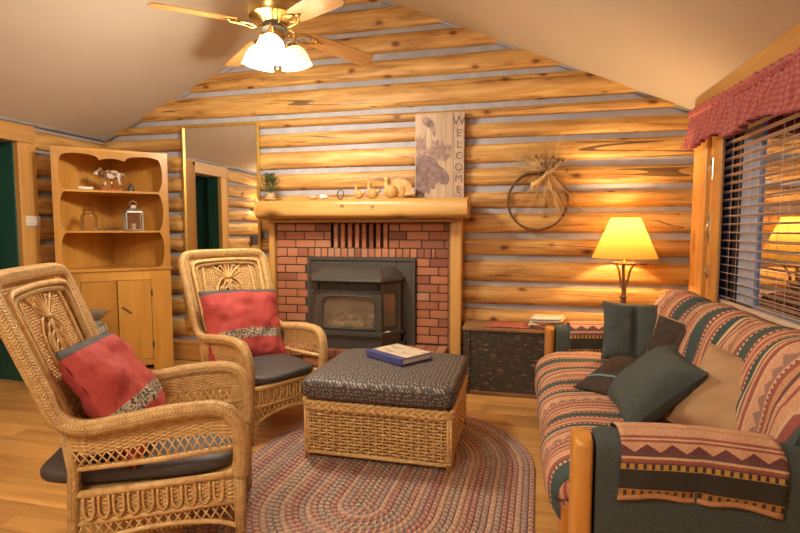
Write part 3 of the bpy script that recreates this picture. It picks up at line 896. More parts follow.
# lower face
def face(name, x0, x1, z0, z1, y0=-.02, y1=0.0, parent=cab, mat=None, b=.003):
    m = MB(); m.cbox(x0, x1, y0, y1, z0, z1, b); return build(name, m, mat or M['cab'], parent, smooth=False)
face('stile', -HW, -.275, .0, .935); face('stile', .275, HW, .0, .935)
face('rail', -.275, .275, .845, .935)
m = MB(); m.prism([(-.275, .105), (-.275, .045), (-.2, .05), (-.17, .085), (.17, .085), (.2, .05), (.275, .045), (.275, .105)], -.02, 0)
build('bracket_apron', m, M['cab'], cab, smooth=False, fix=True)
for sgn in (-1, 1):
    dd = face('door', min(sgn * .003, sgn * .272), max(sgn * .003, sgn * .272), .108, .842, -.026, -.004)
    for zz in (.24, .72):
        hm = MB(); hm.cbox(sgn * .278 - .008, sgn * .278 + .008, -.031, -.02, zz - .03, zz + .03, .003); build('hinge', hm, M['iron'], dd, smooth=False)
    hm = MB(); hm.cbox(-.05, .05, -.034, -.024, -.009, .009, .003, Matrix.Translation((sgn * .07, 0, .575)) @ Matrix.Rotation(R(sgn * 40), 4, 'Y'))
    build('wooden_pull', hm, M['oak'] if sgn < 0 else M['twig'], dd, smooth=False)

def on_cab(x, y, z):
    return Vector((CX, CY, 0)) + Matrix.Rotation(R(45), 3, 'Z') @ Vector((x, y, z))
# things on the shelves
ob = tag(empty('cow_figurine', on_cab(-.005, .10, 1.65), R(38)), 'small brown and white cow figurine on a red base', 'figurine')
m = MB(); m.cbox(-.085, .085, -.03, .03, 0, .022, .004); build('base', m, M['redcloth'], ob, smooth=False)
m = MB(); m.blob((0, 0, .145), .085, .036, .042, 14, 10, nz=.15); m.blob((-.085, 0, .165), .03, .022, .03); m.blob((-.115, 0, .155), .026, .018, .02)
m.tube([(-.06, 0, .15), (-.09, 0, .168)], .026, 8)
for sx in (-.05, .055):
    for sy in (-.02, .02): m.tube([(sx, sy, .13), (sx + .01, sy, .075), (sx + (.02 if sx > 0 else -.02), sy, .045)], [.017, .011, .009], 8)
m.tube([(.08, 0, .165), (.105, 0, .14), (.108, 0, .1)], .006, 6)
for sy in (-1, 1):
    m.tube([(-.085, sy * .015, .185), (-.08, sy * .03, .205)], [.006, .002], 6); m.blob((-.08, sy * .032, .175), .008, .016, .008, 8, 6)
build('body', m, M['cow'], ob)
m = MB(); m.tube([(.0, 0, .015), (0, 0, .12)], .005, 6); build('post', m, M['brass'], ob)
m = MB(); m.cbox(-.058, .058, -.035, .035, 0, .028, .01, seg=2)
tag(build('soap_bar', m, M['white'], smooth=True, loc=on_cab(-.205, .05, 1.65), rot=(0, 0, R(45)), auto=40), 'flat white block at the edge of the top cupboard shelf', 'block')
bell = tag(empty('small_bell', on_cab(.145, .06, 1.65)), 'little dark bell beside the cow figurine', 'bell')
m = MB(); m.lathe([(.036, 0), (.034, .008), (.026, .03), (.02, .046), (.006, .055)], 16); build('cup', m, M['iron'], bell, auto=40)
m = MB(); m.tube([(-.012, 0, .052), (-.01, 0, .07), (.01, 0, .07), (.012, 0, .052)], .004, 6); build('loop', m, M['iron'], bell)
jar = tag(empty('glass_jar', on_cab(-.19, .06, 1.295)), 'empty clear glass jar with a wire clasp on the shelf', 'jar')
m = MB(); m.lathe([(.062, 0), (.066, .01), (.066, .12), (.058, .145), (.045, .155), (.045, .17)], 20); build('body', m, M['glass'], jar, auto=40)
m = MB(); m.lathe([(.048, .168), (.05, .18), (.03, .192), (.0, .194)], 20); build('lid', m, M['glass'], jar, auto=40)
m = MB(); m.tube([(.05, 0, .16), (.056, 0, .2), (.03, 0, .215), (-.03, 0, .215), (-.056, 0, .2), (-.05, 0, .16)], .0028, 6); build('wire_clasp', m, M['twig'], jar)
tw = MB(); rr = random.Random(3)
for k in range(9):
    p0 = Vector((-.07 + rr.uniform(0, .03), rr.uniform(-.02, .02), .008)); pts = [p0]
    for q in range(5): pts.append(pts[-1] + Vector((.034, rr.uniform(-.012, .012), rr.uniform(-.004, .008) if q > 0 else .004)))
    for p in pts: p.z = max(.004, p.z)
    tw.tube(pts, .0032, 5)
tag(build('dried_twigs', tw, M['twig'], loc=on_cab(-.065, .04, 1.295), rot=(0, 0, R(45))), 'thin dried twigs lying between jar and lantern', 'twigs')
lan = tag(empty('lantern', on_cab(.155, .055, 1.295), R(52)), 'grey metal candle lantern with glass sides', 'lantern')
m = MB(); m.cbox(-.075, .075, -.06, .06, 0, .012, .003); build('base', m, M['greymetal'], lan, smooth=False)
for sx in (-1, 1):
    for sy in (-1, 1):
        m = MB(); m.cbox(sx * .066 - .007, sx * .066 + .007, sy * .05 - .006, sy * .05 + .006, .01, .165, .002); build('corner_post', m, M['greymetal'], lan, smooth=False)
m = MB(); m.lathe([(.092, 0), (.088, .012), (.05, .035), (.03, .04), (.03, .066), (.02, .07)], 4, Matrix.Translation((0, 0, .163)) @ Matrix.Rotation(R(45), 4, 'Z')); build('roof', m, M['greymetal'], lan, smooth=False)
for sy in (-1, 1):
    m = MB(); m.box(-.06, .06, sy * .05 - .001, sy * .05 + .001, .012, .163); build('pane', m, M['glass'], lan, smooth=False)
m = MB(); m.tube([(-.03, 0, .225), (-.028, 0, .255), (.0, 0, .27), (.028, 0, .255), (.03, 0, .225)], .0035, 6); build('ring_handle', m, M['greymetal'], lan)
m = MB(); m.lathe([(.022, .012), (.022, .06), (.018, .064)], 14); build('candle', m, M['stone2'], lan, auto=40)

# ================================================================== MILK CAN
can = tag(empty('milk_can', (-3.42, 3.34, 0)), 'old grey metal milk can standing in front of the cupboard', 'milk can')
m = MB(); m.lathe([(.138, 0), (.145, .01), (.145, .42), (.14, .44), (.105, .52), (.085, .55), (.085, .575)], 32); build('body', m, M['greymetal'], can, auto=35)
m = MB(); m.lathe([(.095, .575), (.13, .615), (.135, .63), (.12, .638), (.02, .64)], 32); build('lid', m, M['greymetal'], can, auto=35)
for s in (-1, 1):
    m = MB(); m.tube(catmull([(s * .105, 0, .53), (s * .15, 0, .535), (s * .165, 0, .49), (s * .143, 0, .45)], 5), .008, 8); build('handle', m, M['greymetal'], can)
m = MB(); m.lathe([(.147, .40), (.151, .405), (.151, .425), (.147, .43)], 32); build('band', m, M['greymetal'], can, auto=35)

# ================================================================== MIRROR
mi = tag(empty('wall_mirror', (-2.775, 4.262, 1.32)), 'tall gold framed mirror on the log wall beside the cupboard', 'mirror')
mw, mh = .395, .96
m = MB(); m.box(-mw, mw, -.002, .004, -mh, mh); build('mirror_glass', m, M['mirror'], mi, smooth=False)
for nm, a in (('frame_rail', (-mw - .012, mw + .012, mh - .008, mh + .02)), ('frame_rail', (-mw - .012, mw + .012, -mh - .02, -mh + .008)), ('frame_stile', (-mw - .014, -mw + .012, -mh, mh)), ('frame_stile', (mw - .012, mw + .014, -mh, mh))):
    m = MB(); m.cbox(a[0], a[1], -.016, .012, a[2], a[3], .005); build(nm, m, M['gold'], mi, smooth=False)
# ================================================================== FIREPLACE
YF = 4.18
FX0, FX1 = -2.168, -.586
fp = tag(empty('fireplace', ((FX0 + FX1) / 2, YF, 0)), 'red brick fireplace with a pine surround and raised hearth', 'fireplace')
fo = Vector(fp.location)
def fbox(name, x0, x1, y0, y1, z0, z1, mat, b=.005, parent=fp):
    m = MB(); m.cbox(x0 - fo.x, x1 - fo.x, y0 - fo.y, y1 - fo.y, z0, z1, b); return build(name, m, mat, parent, smooth=False)
VX0, VX1 = -1.638, -1.107
IX0, IX1, IZ0, IZ1 = -1.857, -.866, .312, 1.062
# mortar core (left open behind the insert and the vent)
m = MB()
def core(x0, x1, z0, z1, y0=YF + .006): m.box(x0 - fo.x, x1 - fo.x, y0 - fo.y, .095, z0, z1)
core(FX0, IX0 + .05, 0, 1.36); core(IX1 - .05, FX1, 0, 1.36); core(IX0 + .05, VX0, IZ1 - .05, 1.36); core(VX1, IX1 - .05, IZ1 - .05, 1.36); core(VX0, VX1, IZ1 - .05, 1.145)
core(IX0 + .05, IX1 - .05, 0, .30)
build('mortar', m, M['mortar'], fp, smooth=False)
m = MB(); m.box(VX0 - fo.x, VX1 - fo.x, .075, .095, 1.10, 1.36); build('vent_back', m, M['dark'], fp, smooth=False)
_bm = MB(); _bm.cbox(-.5, .5, -.5, .5, -.5, .5, .045); _bm = _bm.mesh('brick', False); _bm.materials.append(M['brick'])
rb = random.Random(5)
def brick(x0, x1, z0, z1, y0=YF, y1=YF + .09, name='brick'):
    o = bpy.data.objects.new(name, _bm); COL.objects.link(o); o.parent = fp
    j = rb.uniform(-.003, .003)
    o.location = ((x0 + x1) / 2 - fo.x, (y0 + y1) / 2 - fo.y + j, (z0 + z1) / 2); o.scale = (x1 - x0, y1 - y0, z1 - z0)
    return o
JT = .0085
def course(z0, z1, x0, x1, wid=.195, off=0.0, minw=.03):
    x = x0 - off
    while x < x1 - .004:
        a, b = max(x, x0), min(x + wid, x1)
        if b - a > minw: brick(a + JT / 2, b - JT / 2, z0 + JT / 2, z1 - JT / 2)
        x += wid
CH = .0735
# three courses beside the vent
for r_ in range(3):
    z1 = 1.362 - r_ * CH
    off = (.0, .105, .0)[r_]
    course(z1 - CH, z1, FX0, VX0, .19, off); course(z1 - CH, z1, VX1, FX1, .195, .1 - off * .6)
# row of upright bricks across the top of the insert
zt = 1.362 - 3 * CH
x = FX0
course(zt - .083, zt, FX0, IX0 - .0, .105); course(zt - .083, zt, IX0, -.70, .0625); course(zt - .083, zt, -.70, FX1, .115)
# side piers
z = zt - .083; k = 0
while z > .33:
    z0 = max(z - CH, .312)
    course(z0, z, FX0, IX0 - .002, .195, (.0, .11)[k % 2]); course(z0, z, IX1 + .002, FX1, .195, (.075, .0)[k % 2])
    z -= CH; k += 1
# vent: bricks on edge with dark gaps
nv = 8
for k in range(nv):
    xc = VX0 + .045 + k * (VX1 - VX0 - .075) / (nv - 1)
    brick(xc - .0185, xc + .0185, 1.142, 1.36, YF + .004, YF + .085)
# hearth: raised platform with a brick front and a cap of flat bricks
HY = 3.83
m = MB(); m.box(FX0 + .01 - fo.x, FX1 - .01 - fo.x, HY + .012 - fo.y, 0.0, 0, .245); build('hearth_core', m, M['mortar'], fp, smooth=False)
for r_ in range(3):
    z0 = r_ * .082
    x = FX0 - (.1 if r_ % 2 else 0)
    while x < FX1 - .01:
        a, b = max(x, FX0), min(x + .2, FX1)
        if b - a > .03: brick(a + JT / 2, b - JT / 2, z0 + JT / 2, z0 + .082 - JT / 2, HY, HY + .09)
        x += .2
x = FX0
while x < FX1 - .01:
    b = min(x + .1, FX1)
    brick(x + .003, b - .003, .249, .31, HY - .012, HY + .18); brick(x + .003, b - .003, .249, .31, HY + .185, YF + .02); x += .1
# pine surround
fbox('side_post', -2.226, -2.172, YF - .035, YF + .09, 0, 1.40, M['trim'])
fbox('side_post', -.565, -.474, YF - .04, YF + .09, 0, 1.40, M['trim'])
fbox('edge_strip', -.586, -.565, YF - .012, YF + .09, 0, 1.37, M['trunkwood'])
fbox('ledge_board', -2.19, -.545, YF - .09, YF + .09, 1.366, 1.392, M['mantel'])
# mantel: a log hewn flat on top
MX0, MX1 = -2.25, -.412
def mantel_fn(u, v):
    a = 2 * math.pi * u; s = (v - .5) * (MX1 - MX0)
    cy, cz = math.cos(a), math.sin(a)
    sgn = lambda q: (1 if q >= 0 else -1)
    yy = sgn(cy) * abs(cy) ** .55 * .155; zz = sgn(cz) * abs(cz) ** .5 * .084
    w = 1 + .03 * noise.noise(Vector((s * 1.4, cy, cz)))
    if cz > .3: w = 1.0
    return (s, yy * w, zz * w)
m = MB(); m.grid(mantel_fn, 28, 40, closed_u=True)
for j in (0, 40):
    ring = [mantel_fn(i / 28, j / 40) for i in range(28)]; m.add(ring, [tuple(range(28))])
mo = build('mantel_log', m, M['mantel'], fp, loc=((MX0 + MX1) / 2 - fo.x, 4.105 - fo.y, 1.478), auto=50, fix=True)
for xk, zk in ((-1.45, .012), (-1.185, .0)):
    m = MB(); m.lathe([(.016, 0), (.022, .006), (.013, .008), (.0, .006)], 14, Matrix.Translation((xk - (MX0 + MX1) / 2, -.147, zk)) @ Matrix.Rotation(R(90), 4, 'X')); build('wood_plug', m, M['twig'], mo)
MTZ = 1.562

# ---- gas insert
st = tag(empty('stove_insert', ((IX0 + IX1) / 2, YF, IZ0)), 'black cast iron fireplace insert with arched glass and logs', 'stove')
so = Vector(st.location)
def sbox(name, x0, x1, y0, y1, z0, z1, mat=None, b=.004, parent=st):
    m = MB(); m.cbox(x0, x1, y0, y1, z0, z1, b); return build(name, m, mat or M['iron'], parent, smooth=False)
HWI = (IX1 - IX0) / 2; HI = IZ1 - IZ0
sbox('surround_panel', -HWI, -.33, -.02, .0, 0, HI); sbox('surround_panel', .33, HWI, -.02, 0, 0, HI); sbox('surround_panel', -.33, .33, -.02, 0, HI - .13, HI)
for a in ((-HWI, HWI, HI - .03, HI), (-HWI, -HWI + .035, 0, HI - .03), (HWI - .035, HWI, 0, HI - .03)):
    sbox('surround_edge', a[0], a[1], -.032, -.018, a[2], a[3])
# body: bay with canted sides; front plane at y=-.27
SXC = -.02
def bay(z0, z1, grow=0.0, name='body', mat=None, fr=-.27, hwf=.275, hwb=.385):
    pl = [(SXC - hwb - grow, 0), (SXC - hwb - grow, -.10), (SXC - hwf - grow * .6, fr - grow), (SXC + hwf + grow * .6, fr - grow), (SXC + hwb + grow, -.10), (SXC + hwb + grow, 0)]
    n = len(pl); mb = MB()
    vs = [(x, y, z0) for x, y in pl] + [(x, y, z1) for x, y in pl]
    mb.add(vs, [tuple(range(n)), tuple(range(2 * n - 1, n - 1, -1))] + [(i, n + i, n + (i + 1) % n, (i + 1) % n) for i in range(n)])
    return build(name, mb, mat or M['iron'], st, smooth=False, fix=True)
bay(.03, .115, .02, 'base_step'); bay(.0, .035, .045, 'plinth', fr=-.25); bay(.115, .145, .04, 'ledge')
# hood: flaring top
mb = MB()
def ringp(z, g, fr): return [(SXC - .385 - g, 0, z), (SXC - .385 - g, -.10, z), (SXC - .275 - g * .6, fr, z), (SXC + .275 + g * .6, fr, z), (SXC + .385 + g, -.10, z), (SXC + .385 + g, 0, z)]
rings = [ringp(.545, .02, -.29), ringp(.57, .04, -.33), ringp(.59, .035, -.325), ringp(.655, -.03, -.22), ringp(.675, -.06, -.17)]
vs = [p for r_ in rings for p in r_]
fs = [tuple(range(6)), tuple(range(29, 23, -1))]
for i in range(4):
    for k in range(6): fs.append((i * 6 + k, (i + 1) * 6 + k, (i + 1) * 6 + (k + 1) % 6, i * 6 + (k + 1) % 6))
mb.add(vs, fs); build('hood', mb, M['iron'], st, smooth=False, fix=True)
m = MB(); m.cbox(SXC - .24, SXC + .24, -.255, -.235, .0, .055, .004, Matrix.Translation((0, -.045, .598)) @ Matrix.Rotation(R(-58), 4, 'X') @ Matrix.Translation((0, .25, 0))); build('hood_plate', m, M['greymetal'], st, smooth=False)
# louvre grille under the hood
sbox('grille_back', SXC - .27, SXC + .27, -.26, -.24, .475, .548, M['dark'])
m = MB()
for k in range(34):
    xx = SXC - .24 + k * .48 / 33; m.box(xx - .0045, xx + .0045, -.272, -.258, .487, .54)
tag(build('louvres', m, M['iron'], st, smooth=False), kind='stuff')
sbox('grille_rail', SXC - .28, SXC + .28, -.274, -.255, .468, .486); sbox('grille_rail', SXC - .28, SXC + .28, -.274, -.255, .538, .548)
# canted side panels with small glass
for sg in (-1, 1):
    p = Vector((SXC + sg * .275, -.27, 0)); q = Vector((SXC + sg * .385, -.10, 0))
    d = (q - p); ln = d.length; ang = math.atan2(d.y, d.x)
    T = Matrix.Translation(p) @ Matrix.Rotation(ang, 4, 'Z')
    o = sg
    for a in ((0, .035, .145, .548), (ln - .035, ln, .145, .548), (.035, ln - .035, .145, .19), (.035, ln - .035, .46, .548)):
        m = MB(); m.cbox(a[0], a[1], -.008, .008, a[2], a[3], .003, T); build('side_frame', m, M['iron'], st, smooth=False)
    m = MB(); m.box(.03, ln - .03, -.002, .002, .185, .465, T); build('side_pane', m, M['stoveglass'], st, smooth=False)
    sbox('rear_post', SXC + sg * .385 - .02, SXC + sg * .385 + .02, -.11, .0, .03, .56)
# front frame with an arched opening
OW, OZ0, OZ1 = .235, .165, .445
def arch(k, n=18): 
    pts = [(-OW, OZ0), (OW, OZ0)]
    for i in range(n + 1):
        a = math.pi * i / n; pts.append((OW * (abs(math.cos(a)) ** .35) * (1 if math.cos(a) >= 0 else -1), .375 + (OZ1 - .375) * math.sin(a) ** .8))
    return pts
A = arch(0); m = MB()
outer = []
for (x, z) in A:
    sx = .283 / OW; outer.append((x * sx, (z - .3) * 1.2 + .3))
outer = [(max(-.283, min(.283, x)), max(.145, min(.47, z))) for x, z in outer]
n = len(A)
vs = [(SXC + x, -.278, z) for x, z in A] + [(SXC + x, -.278, z) for x, z in outer] + [(SXC + x, -.255, z) for x, z in A] + [(SXC + x, -.255, z) for x, z in outer]
fs = []
for i in range(n):
    j = (i + 1) % n
    fs += [(i, j, n + j, n + i), (2 * n + i, 3 * n + i, 3 * n + j, 2 * n + j), (i, 2 * n + i, 2 * n + j, j), (n + i, n + j, 3 * n + j, 3 * n + i)]
m.add(vs, fs); build('front_frame', m, M['iron'], st, smooth=False, fix=True)
m = MB(); m.tube([(SXC + x * .985, -.28, .3 + (z - .3) * .985) for x, z in A], .006, 6, closed=True); build('glass_bead', m, M['iron'], st)
m = MB(); m.box(SXC - .27, SXC + .27, -.262, -.258, .15, .462); build('front_pane', m, M['stoveglass'], st, smooth=False)
sbox('firebox_back', SXC - .36, SXC + .36, -.07, -.05, .13, .5, M['stoveback']); sbox('firebox_floor', SXC - .34, SXC + .34, -.24, -.05, .13, .15, M['stoveback'])
sbox('firebox_top', SXC - .36, SXC + .36, -.25, -.02, .462, .475, M['iron'])
for k, (p, q, r_) in enumerate((((-.2, -.2, .185), (.18, -.19, .19), .034), ((-.17, -.12, .21), (.2, -.14, .2), .038), ((-.1, -.19, .235), (.16, -.1, .27), .027), ((.13, -.2, .24), (-.16, -.1, .26), .024), ((.05, -.22, .2), (.2, -.16, .27), .022))):
    m = MB(); P0, P1 = Vector(p) + Vector((SXC, 0, 0)), Vector(q) + Vector((SXC, 0, 0))
    m.tube([P0.lerp(P1, i / 8) + Vector((0, 0, .008 * math.sin(i * 1.9 + k))) for i in range(9)], [r_ * (1 + .12 * math.sin(i * 2.3 + k)) for i in range(9)], 9); build('fire_log', m, M['stovelog'], st)

# ================================================================== THINGS ON THE MANTEL
sign = tag(empty('welcome_sign', (-.676, 4.235, MTZ)), 'weathered wooden sign with a moose and vertical WELCOME lettering', 'sign')
SW, SH = .42, .715
nb = 4; edges = [-.21, -.115, -.02, .055, .118, .21]
for a, b in zip(edges[:-1], edges[1:]):
    m = MB(); m.cbox(a + .0008, b - .0008, -.011, .011, 0, SH, .0025); build('board', m, M['signstrip'] if a > .11 else M['signwood'], sign, smooth=False)
def sp(px, py): return ((px - 212) / 255 * SW, (520 - py) / 445 * SH)
head = [(92, 300), (112, 268), (140, 262), (160, 268), (176, 292), (196, 318), (210, 345), (240, 366), (262, 400), (264, 428), (252, 443), (226, 446), (208, 432), (194, 440), (186, 470), (168, 462), (158, 498), (142, 478), (128, 510), (110, 488), (92, 505), (88, 400)]
ant1 = [(92, 188), (104, 206), (112, 180), (120, 210), (134, 196), (138, 236), (158, 262), (172, 240), (174, 212), (190, 226), (202, 208), (214, 226), (232, 208), (238, 244), (254, 236), (276, 250), (270, 300), (244, 324), (206, 318), (168, 300), (134, 290), (96, 300), (90, 240)]
ant2 = [(120, 100), (150, 92), (182, 118), (196, 170), (186, 200), (158, 150), (130, 132)]
ear = [(92, 110), (112, 120), (110, 160), (94, 172)]
def flatpoly(poly, y):
    P_ = [sp(*q) for q in poly]; mb = MB(); mb.prism([(x, z) for x, z in P_], y, y + .0012); return mb
for nm, po, yy in (('moose_head_print', head, -.0122), ('moose_antler_print', ant1, -.0126), ('moose_antler_print', ant2, -.0122)):
    build(nm, flatpoly(po, yy), M['signdark'] if 'head' in nm else M['signmid'], sign, smooth=False, fix=True)
for k, ch in enumerate('WELCOME'):
    cu = bpy.data.curves.new('letter_shape', 'FONT'); cu.body = ch; cu.size = .105 if k == 0 else .085; cu.extrude = .0008; cu.align_x = 'CENTER'
    cu.materials.append(M['twig'])
    tmp = bpy.data.objects.new('letter_shape', cu); me = bpy.data.meshes.new_from_object(tmp); bpy.data.objects.remove(tmp); bpy.data.curves.remove(cu)
    me.materials.clear(); me.materials.append(M['twig'])
    o = bpy.data.objects.new('letter', me); COL.objects.link(o); o.parent = sign
    o.rotation_euler = (R(90), 0, 0); o.location = (.163, -.0122, SH - .108 - k * .093)
# potted pine
tr = tag(empty('potted_pine', (-2.15, 4.05, MTZ)), 'tiny pine tree in a woven pot at the mantel end', 'plant')
m = MB(); m.lathe([(.055, 0), (.05, .01), (.036, .055), (.036, .06)], 16, scallop=lambda i, a: .06 * math.cos(a * 10)); build('pot', m, M['pot'], tr)
for k in range(3):
    m = MB(); m.tube([(.052 - k * .007 , 0, .008 + k * .018)] and [((.057 - k * .008) * math.cos(a), (.057 - k * .008) * math.sin(a), .008 + k * .02) for a in [2 * math.pi * i / 16 for i in range(16)]], .005, 5, closed=True); build('pot_coil', m, M['pot'], tr)
m = MB(); m.tube([(0, 0, .05), (.004, 0, .12), (-.002, 0, .19)], [.006, .004, .002], 6); build('trunk', m, M['twig'], tr)
m = MB(); rr = random.Random(11)
for k in range(620):
    h_ = rr.random(); z = .065 + h_ * .15; rad = .10 * (1 - abs(h_ - .35) * .95)
    a = rr.uniform(0, 6.283); d = Vector((math.cos(a), math.sin(a), rr.uniform(-.1, .7))); q = rr.uniform(.25, 1)
    p = Vector((0, 0, z)) + d * rad * q; e2 = p + (d + Vector((rr.uniform(-.4, .4), rr.uniform(-.4, .4), .3))) * .026
    sd_ = d.cross(Vector((0, 0, 1))).normalized() * .0052
    m.add([p - sd_, p + sd_, e2], [(0, 1, 2)])
build('needles', m, M['leaf'], tr, smooth=False)
# stones
for x, s, mt, lb in ((-1.735, 1.0, 'stone1', 'small pinkish stone lying on the mantel'), (-1.64, 1.15, 'stone2', 'small white stone lying on the mantel')):
    m = MB(); m.blob((0, 0, .017 * s), .036 * s, .022 * s, .018 * s, 14, 9, nz=.35, seed=x)
    tag(build('stone', m, M[mt], loc=(x, 4.03, MTZ)), lb, 'stone')
# dark ring hook hanging over the front edge
m = MB(); m.tube([(.028 * math.cos(a), 0, .036 + .036 * math.sin(a)) for a in [2 * math.pi * i / 20 for i in range(20)]], .0055, 8, closed=True)
tag(build('iron_ring', m, M['iron'], loc=(-1.472, 3.985, MTZ - .002)), 'dark iron ring standing at the mantel edge', 'ring')
# carved birds
def bird(name, x, s, label, fan=False, face=1):
    b_ = tag(empty(name, (x, 4.06, MTZ), 0), label, 'figurine')
    m = MB(); m.blob((0, 0, .045 * s), .048 * s, .032 * s, .045 * s, 16, 12); build('body', m, M['carved'], b_)
    m = MB(); m.tube(catmull([(-.02 * s * face, 0, .06 * s), (-.03 * s * face, 0, .095 * s), (-.026 * s * face, 0, .125 * s)], 4), [.026 * s, .022 * s, .02 * s, .018 * s, .016 * s, .015 * s, .015 * s, .016 * s, .017 * s], 10)
    m.blob((-.03 * s * face, 0, .128 * s), .021 * s, .017 * s, .018 * s); build('head', m, M['carved'], b_)
    m = MB(); m.tube([(-.045 * s * face, 0, .128 * s), (-.066 * s * face, 0, .12 * s)], [.008 * s, .001], 7); build('beak', m, M['twig'], b_)
    if fan:
        m = MB(); m.blob((.045 * s, .012 * s, .05 * s), .05 * s, .012 * s, .045 * s, 14, 10); build('tail_root', m, M['carved'], b_)
        for k in range(13):
            a = R(-80 + 165 * k / 12)
            T = Matrix.Translation((.045 * s, .014 * s, .03 * s)) @ Matrix.Rotation(a, 4, 'Y')
            m = MB(); m.prism([(-.008 * s, 0), (.008 * s, 0), (.014 * s, .085 * s), (.008 * s, .102 * s), (-.008 * s, .102 * s), (-.014 * s, .085 * s)], -.003 + .0014 * (k % 2), .003 + .0014 * (k % 2), T); build('tail_feather', m, M['carved'], b_, smooth=False, fix=True)
    else:
        m = MB(); m.tube([(.03 * s * face, 0, .055 * s), (.075 * s * face, 0, .07 * s)], [.02 * s, .008 * s], 8); build('tail', m, M['carved'], b_)
bird('bird_figurine', -1.335, .8, 'slim carved wooden bird, nearest the iron ring')
bird('bird_figurine', -1.215, 1.0, 'middle carved wooden bird on the mantel, without a fan tail')
bird('turkey_figurine', -1.055, 1.28, 'largest carved wooden bird with a fanned tail beside the sign', True)
# ================================================================== CEILING FAN
FH = Vector((-1.56, 3.04, 2.63)); FTOP = ceil_z(FH.x) - FH.z
fan = tag(empty('ceiling_fan', FH), 'brass ceiling fan with wooden blades and lit glass shades', 'ceiling fan')
m = MB(); m.lathe([(.02, FTOP - .13), (.06, FTOP - .10), (.075, FTOP - .02), (.075, FTOP + .02)], 24); build('canopy', m, M['brass'], fan, auto=40)
m = MB(); m.tube([(0, 0, .15), (0, 0, FTOP - .1)], .014, 10); build('downrod', m, M['brass'], fan)
m = MB(); m.lathe([(.03, .17), (.06, .16), (.13, .14), (.165, .115), (.17, .05), (.16, .025), (.115, .012), (.085, -.01), (.06, -.02)], 32); build('motor_housing', m, M['brass'], fan, auto=40)
m = MB(); m.lathe([(.075, -.005), (.08, -.015), (.08, -.045), (.055, -.055)], 24); build('flywheel', m, M['iron'], fan, auto=40)
m = MB(); m.lathe([(.05, -.05), (.055, -.07), (.055, -.12), (.065, -.135), (.06, -.16), (.02, -.175), (.012, -.2), (.0, -.205)], 24); build('light_fitter', m, M['brass'], fan, auto=40)
BR = .75
for k in range(4):
    an = R(53 + 90 * k)
    T = Matrix.Rotation(an, 4, 'Z') @ Matrix.Rotation(R(5), 4, 'Y') @ Matrix.Rotation(R(-12), 4, 'X')
    ol = [(.27, -.055), (.33, -.066), (BR - .06, -.08), (BR - .015, -.062), (BR, -.03), (BR, .03), (BR - .015, .062), (BR - .06, .08), (.33, .066), (.27, .055)]
    n = len(ol); mb = MB()
    vs = [T @ Vector((x, y, -.028)) for x, y in ol] + [T @ Vector((x, y, -.020)) for x, y in ol]
    mb.add(vs, [tuple(range(n - 1, -1, -1)), tuple(range(n, 2 * n))] + [(i, (i + 1) % n, n + (i + 1) % n, n + i) for i in range(n)])
    # keep the grain along the blade: build in the blade's own frame
    mb2 = MB(); Ti = T.inverted(); mb2.add([Ti @ Vector(v) for v in mb.v], mb.f)
    bl = build('blade', mb2, M['blade'], fan, smooth=False); bl.rotation_euler = T.to_euler()
    ir = MB()
    for s in (-1, 1):
        ir.tube(catmull([(.07, s * .012, -.01), (.13, s * .03, -.045), (.19, s * .045, -.036), (.25, s * .04, -.034), (.30, s * .018, -.032)], 4), .006, 6)
        ir.tube(catmull([(.20, s * .01, -.034), (.235, s * .03, -.034), (.26, s * .01, -.034)], 4), .005, 6)
    ir.tube([(.29, 0, -.032), (.35, 0, -.032)], [.022, .006], 8, flat=.25)
    build('blade_iron', ir, M['brass'], bl)
tocam = Vector((0, 0, 0)) - Vector((FH.x, FH.y, 0)); tocam.normalize(); rgt = Vector((-tocam.y, tocam.x, 0))
def shade_at(th, mat, power, r=.128, dz=-.19):
    d = tocam * math.cos(R(th)) + rgt * math.sin(R(th))
    c0 = d * r + Vector((0, 0, dz))
    m = MB(); m.tube(catmull([d * .045 + Vector((0, 0, -.10)), d * .09 + Vector((0, 0, -.055)), d * .13 + Vector((0, 0, -.06)), d * (r - .005) + Vector((0, 0, -.10)), d * r + Vector((0, 0, dz + .045))], 6), .008, 8)
    a = build('lamp_arm', m, M['brass'], fan)
    m = MB(); m.tube([d * (.085 + .02 * math.cos(t_)) + Vector((0, 0, -.115 + .02 * math.sin(t_))) for t_ in [i * .55 for i in range(11)]], .004, 6); build('scroll', m, M['brass'], a)
    tilt = Matrix.Translation(c0) @ Matrix.Rotation(R(14), 4, d.cross(Vector((0, 0, 1))) * 1.0)
    tilt = Matrix.Translation(c0) @ Matrix.Rotation(R(14), 4, Vector((0, 0, 1)).cross(d) * -1.0)
    m = MB(); m.shell([(.026, .062), (.050, .052), (.075, .022), (.088, -.02), (.094, -.052), (.100, -.072)], 36, tilt, scallop=lambda i, an: (.05 * math.cos(an * 9) * (i / 5) ** 2))
    s_ = build('glass_shade', m, mat, fan)
    m = MB(); m.lathe([(.028, .048), (.032, .056), (.026, .078), (.012, .082)], 18, tilt); build('shade_cap', m, M['brass'], s_, auto=40)
    m = MB(); m.blob(tilt @ Vector((0, 0, -.015)), .027, .027, .036, 14, 10); build('bulb', m, M['bulb'] if power > 2 else M['white'], s_)
    li = bpy.data.lights.new('fan_bulb_light', 'POINT'); li.energy = power; li.color = (1.0, .89, .70); li.shadow_soft_size = .05
    lo = bpy.data.objects.new('fan_bulb_light', li); COL.objects.link(lo); lo.location = FH + (tilt @ Vector((0, 0, -.10)))
shade_at(-12, M['glassbright'], FAN_W); shade_at(-128, M['glassbright'], FAN_W); shade_at(104, M['glassdim'], FAN_W * .05)
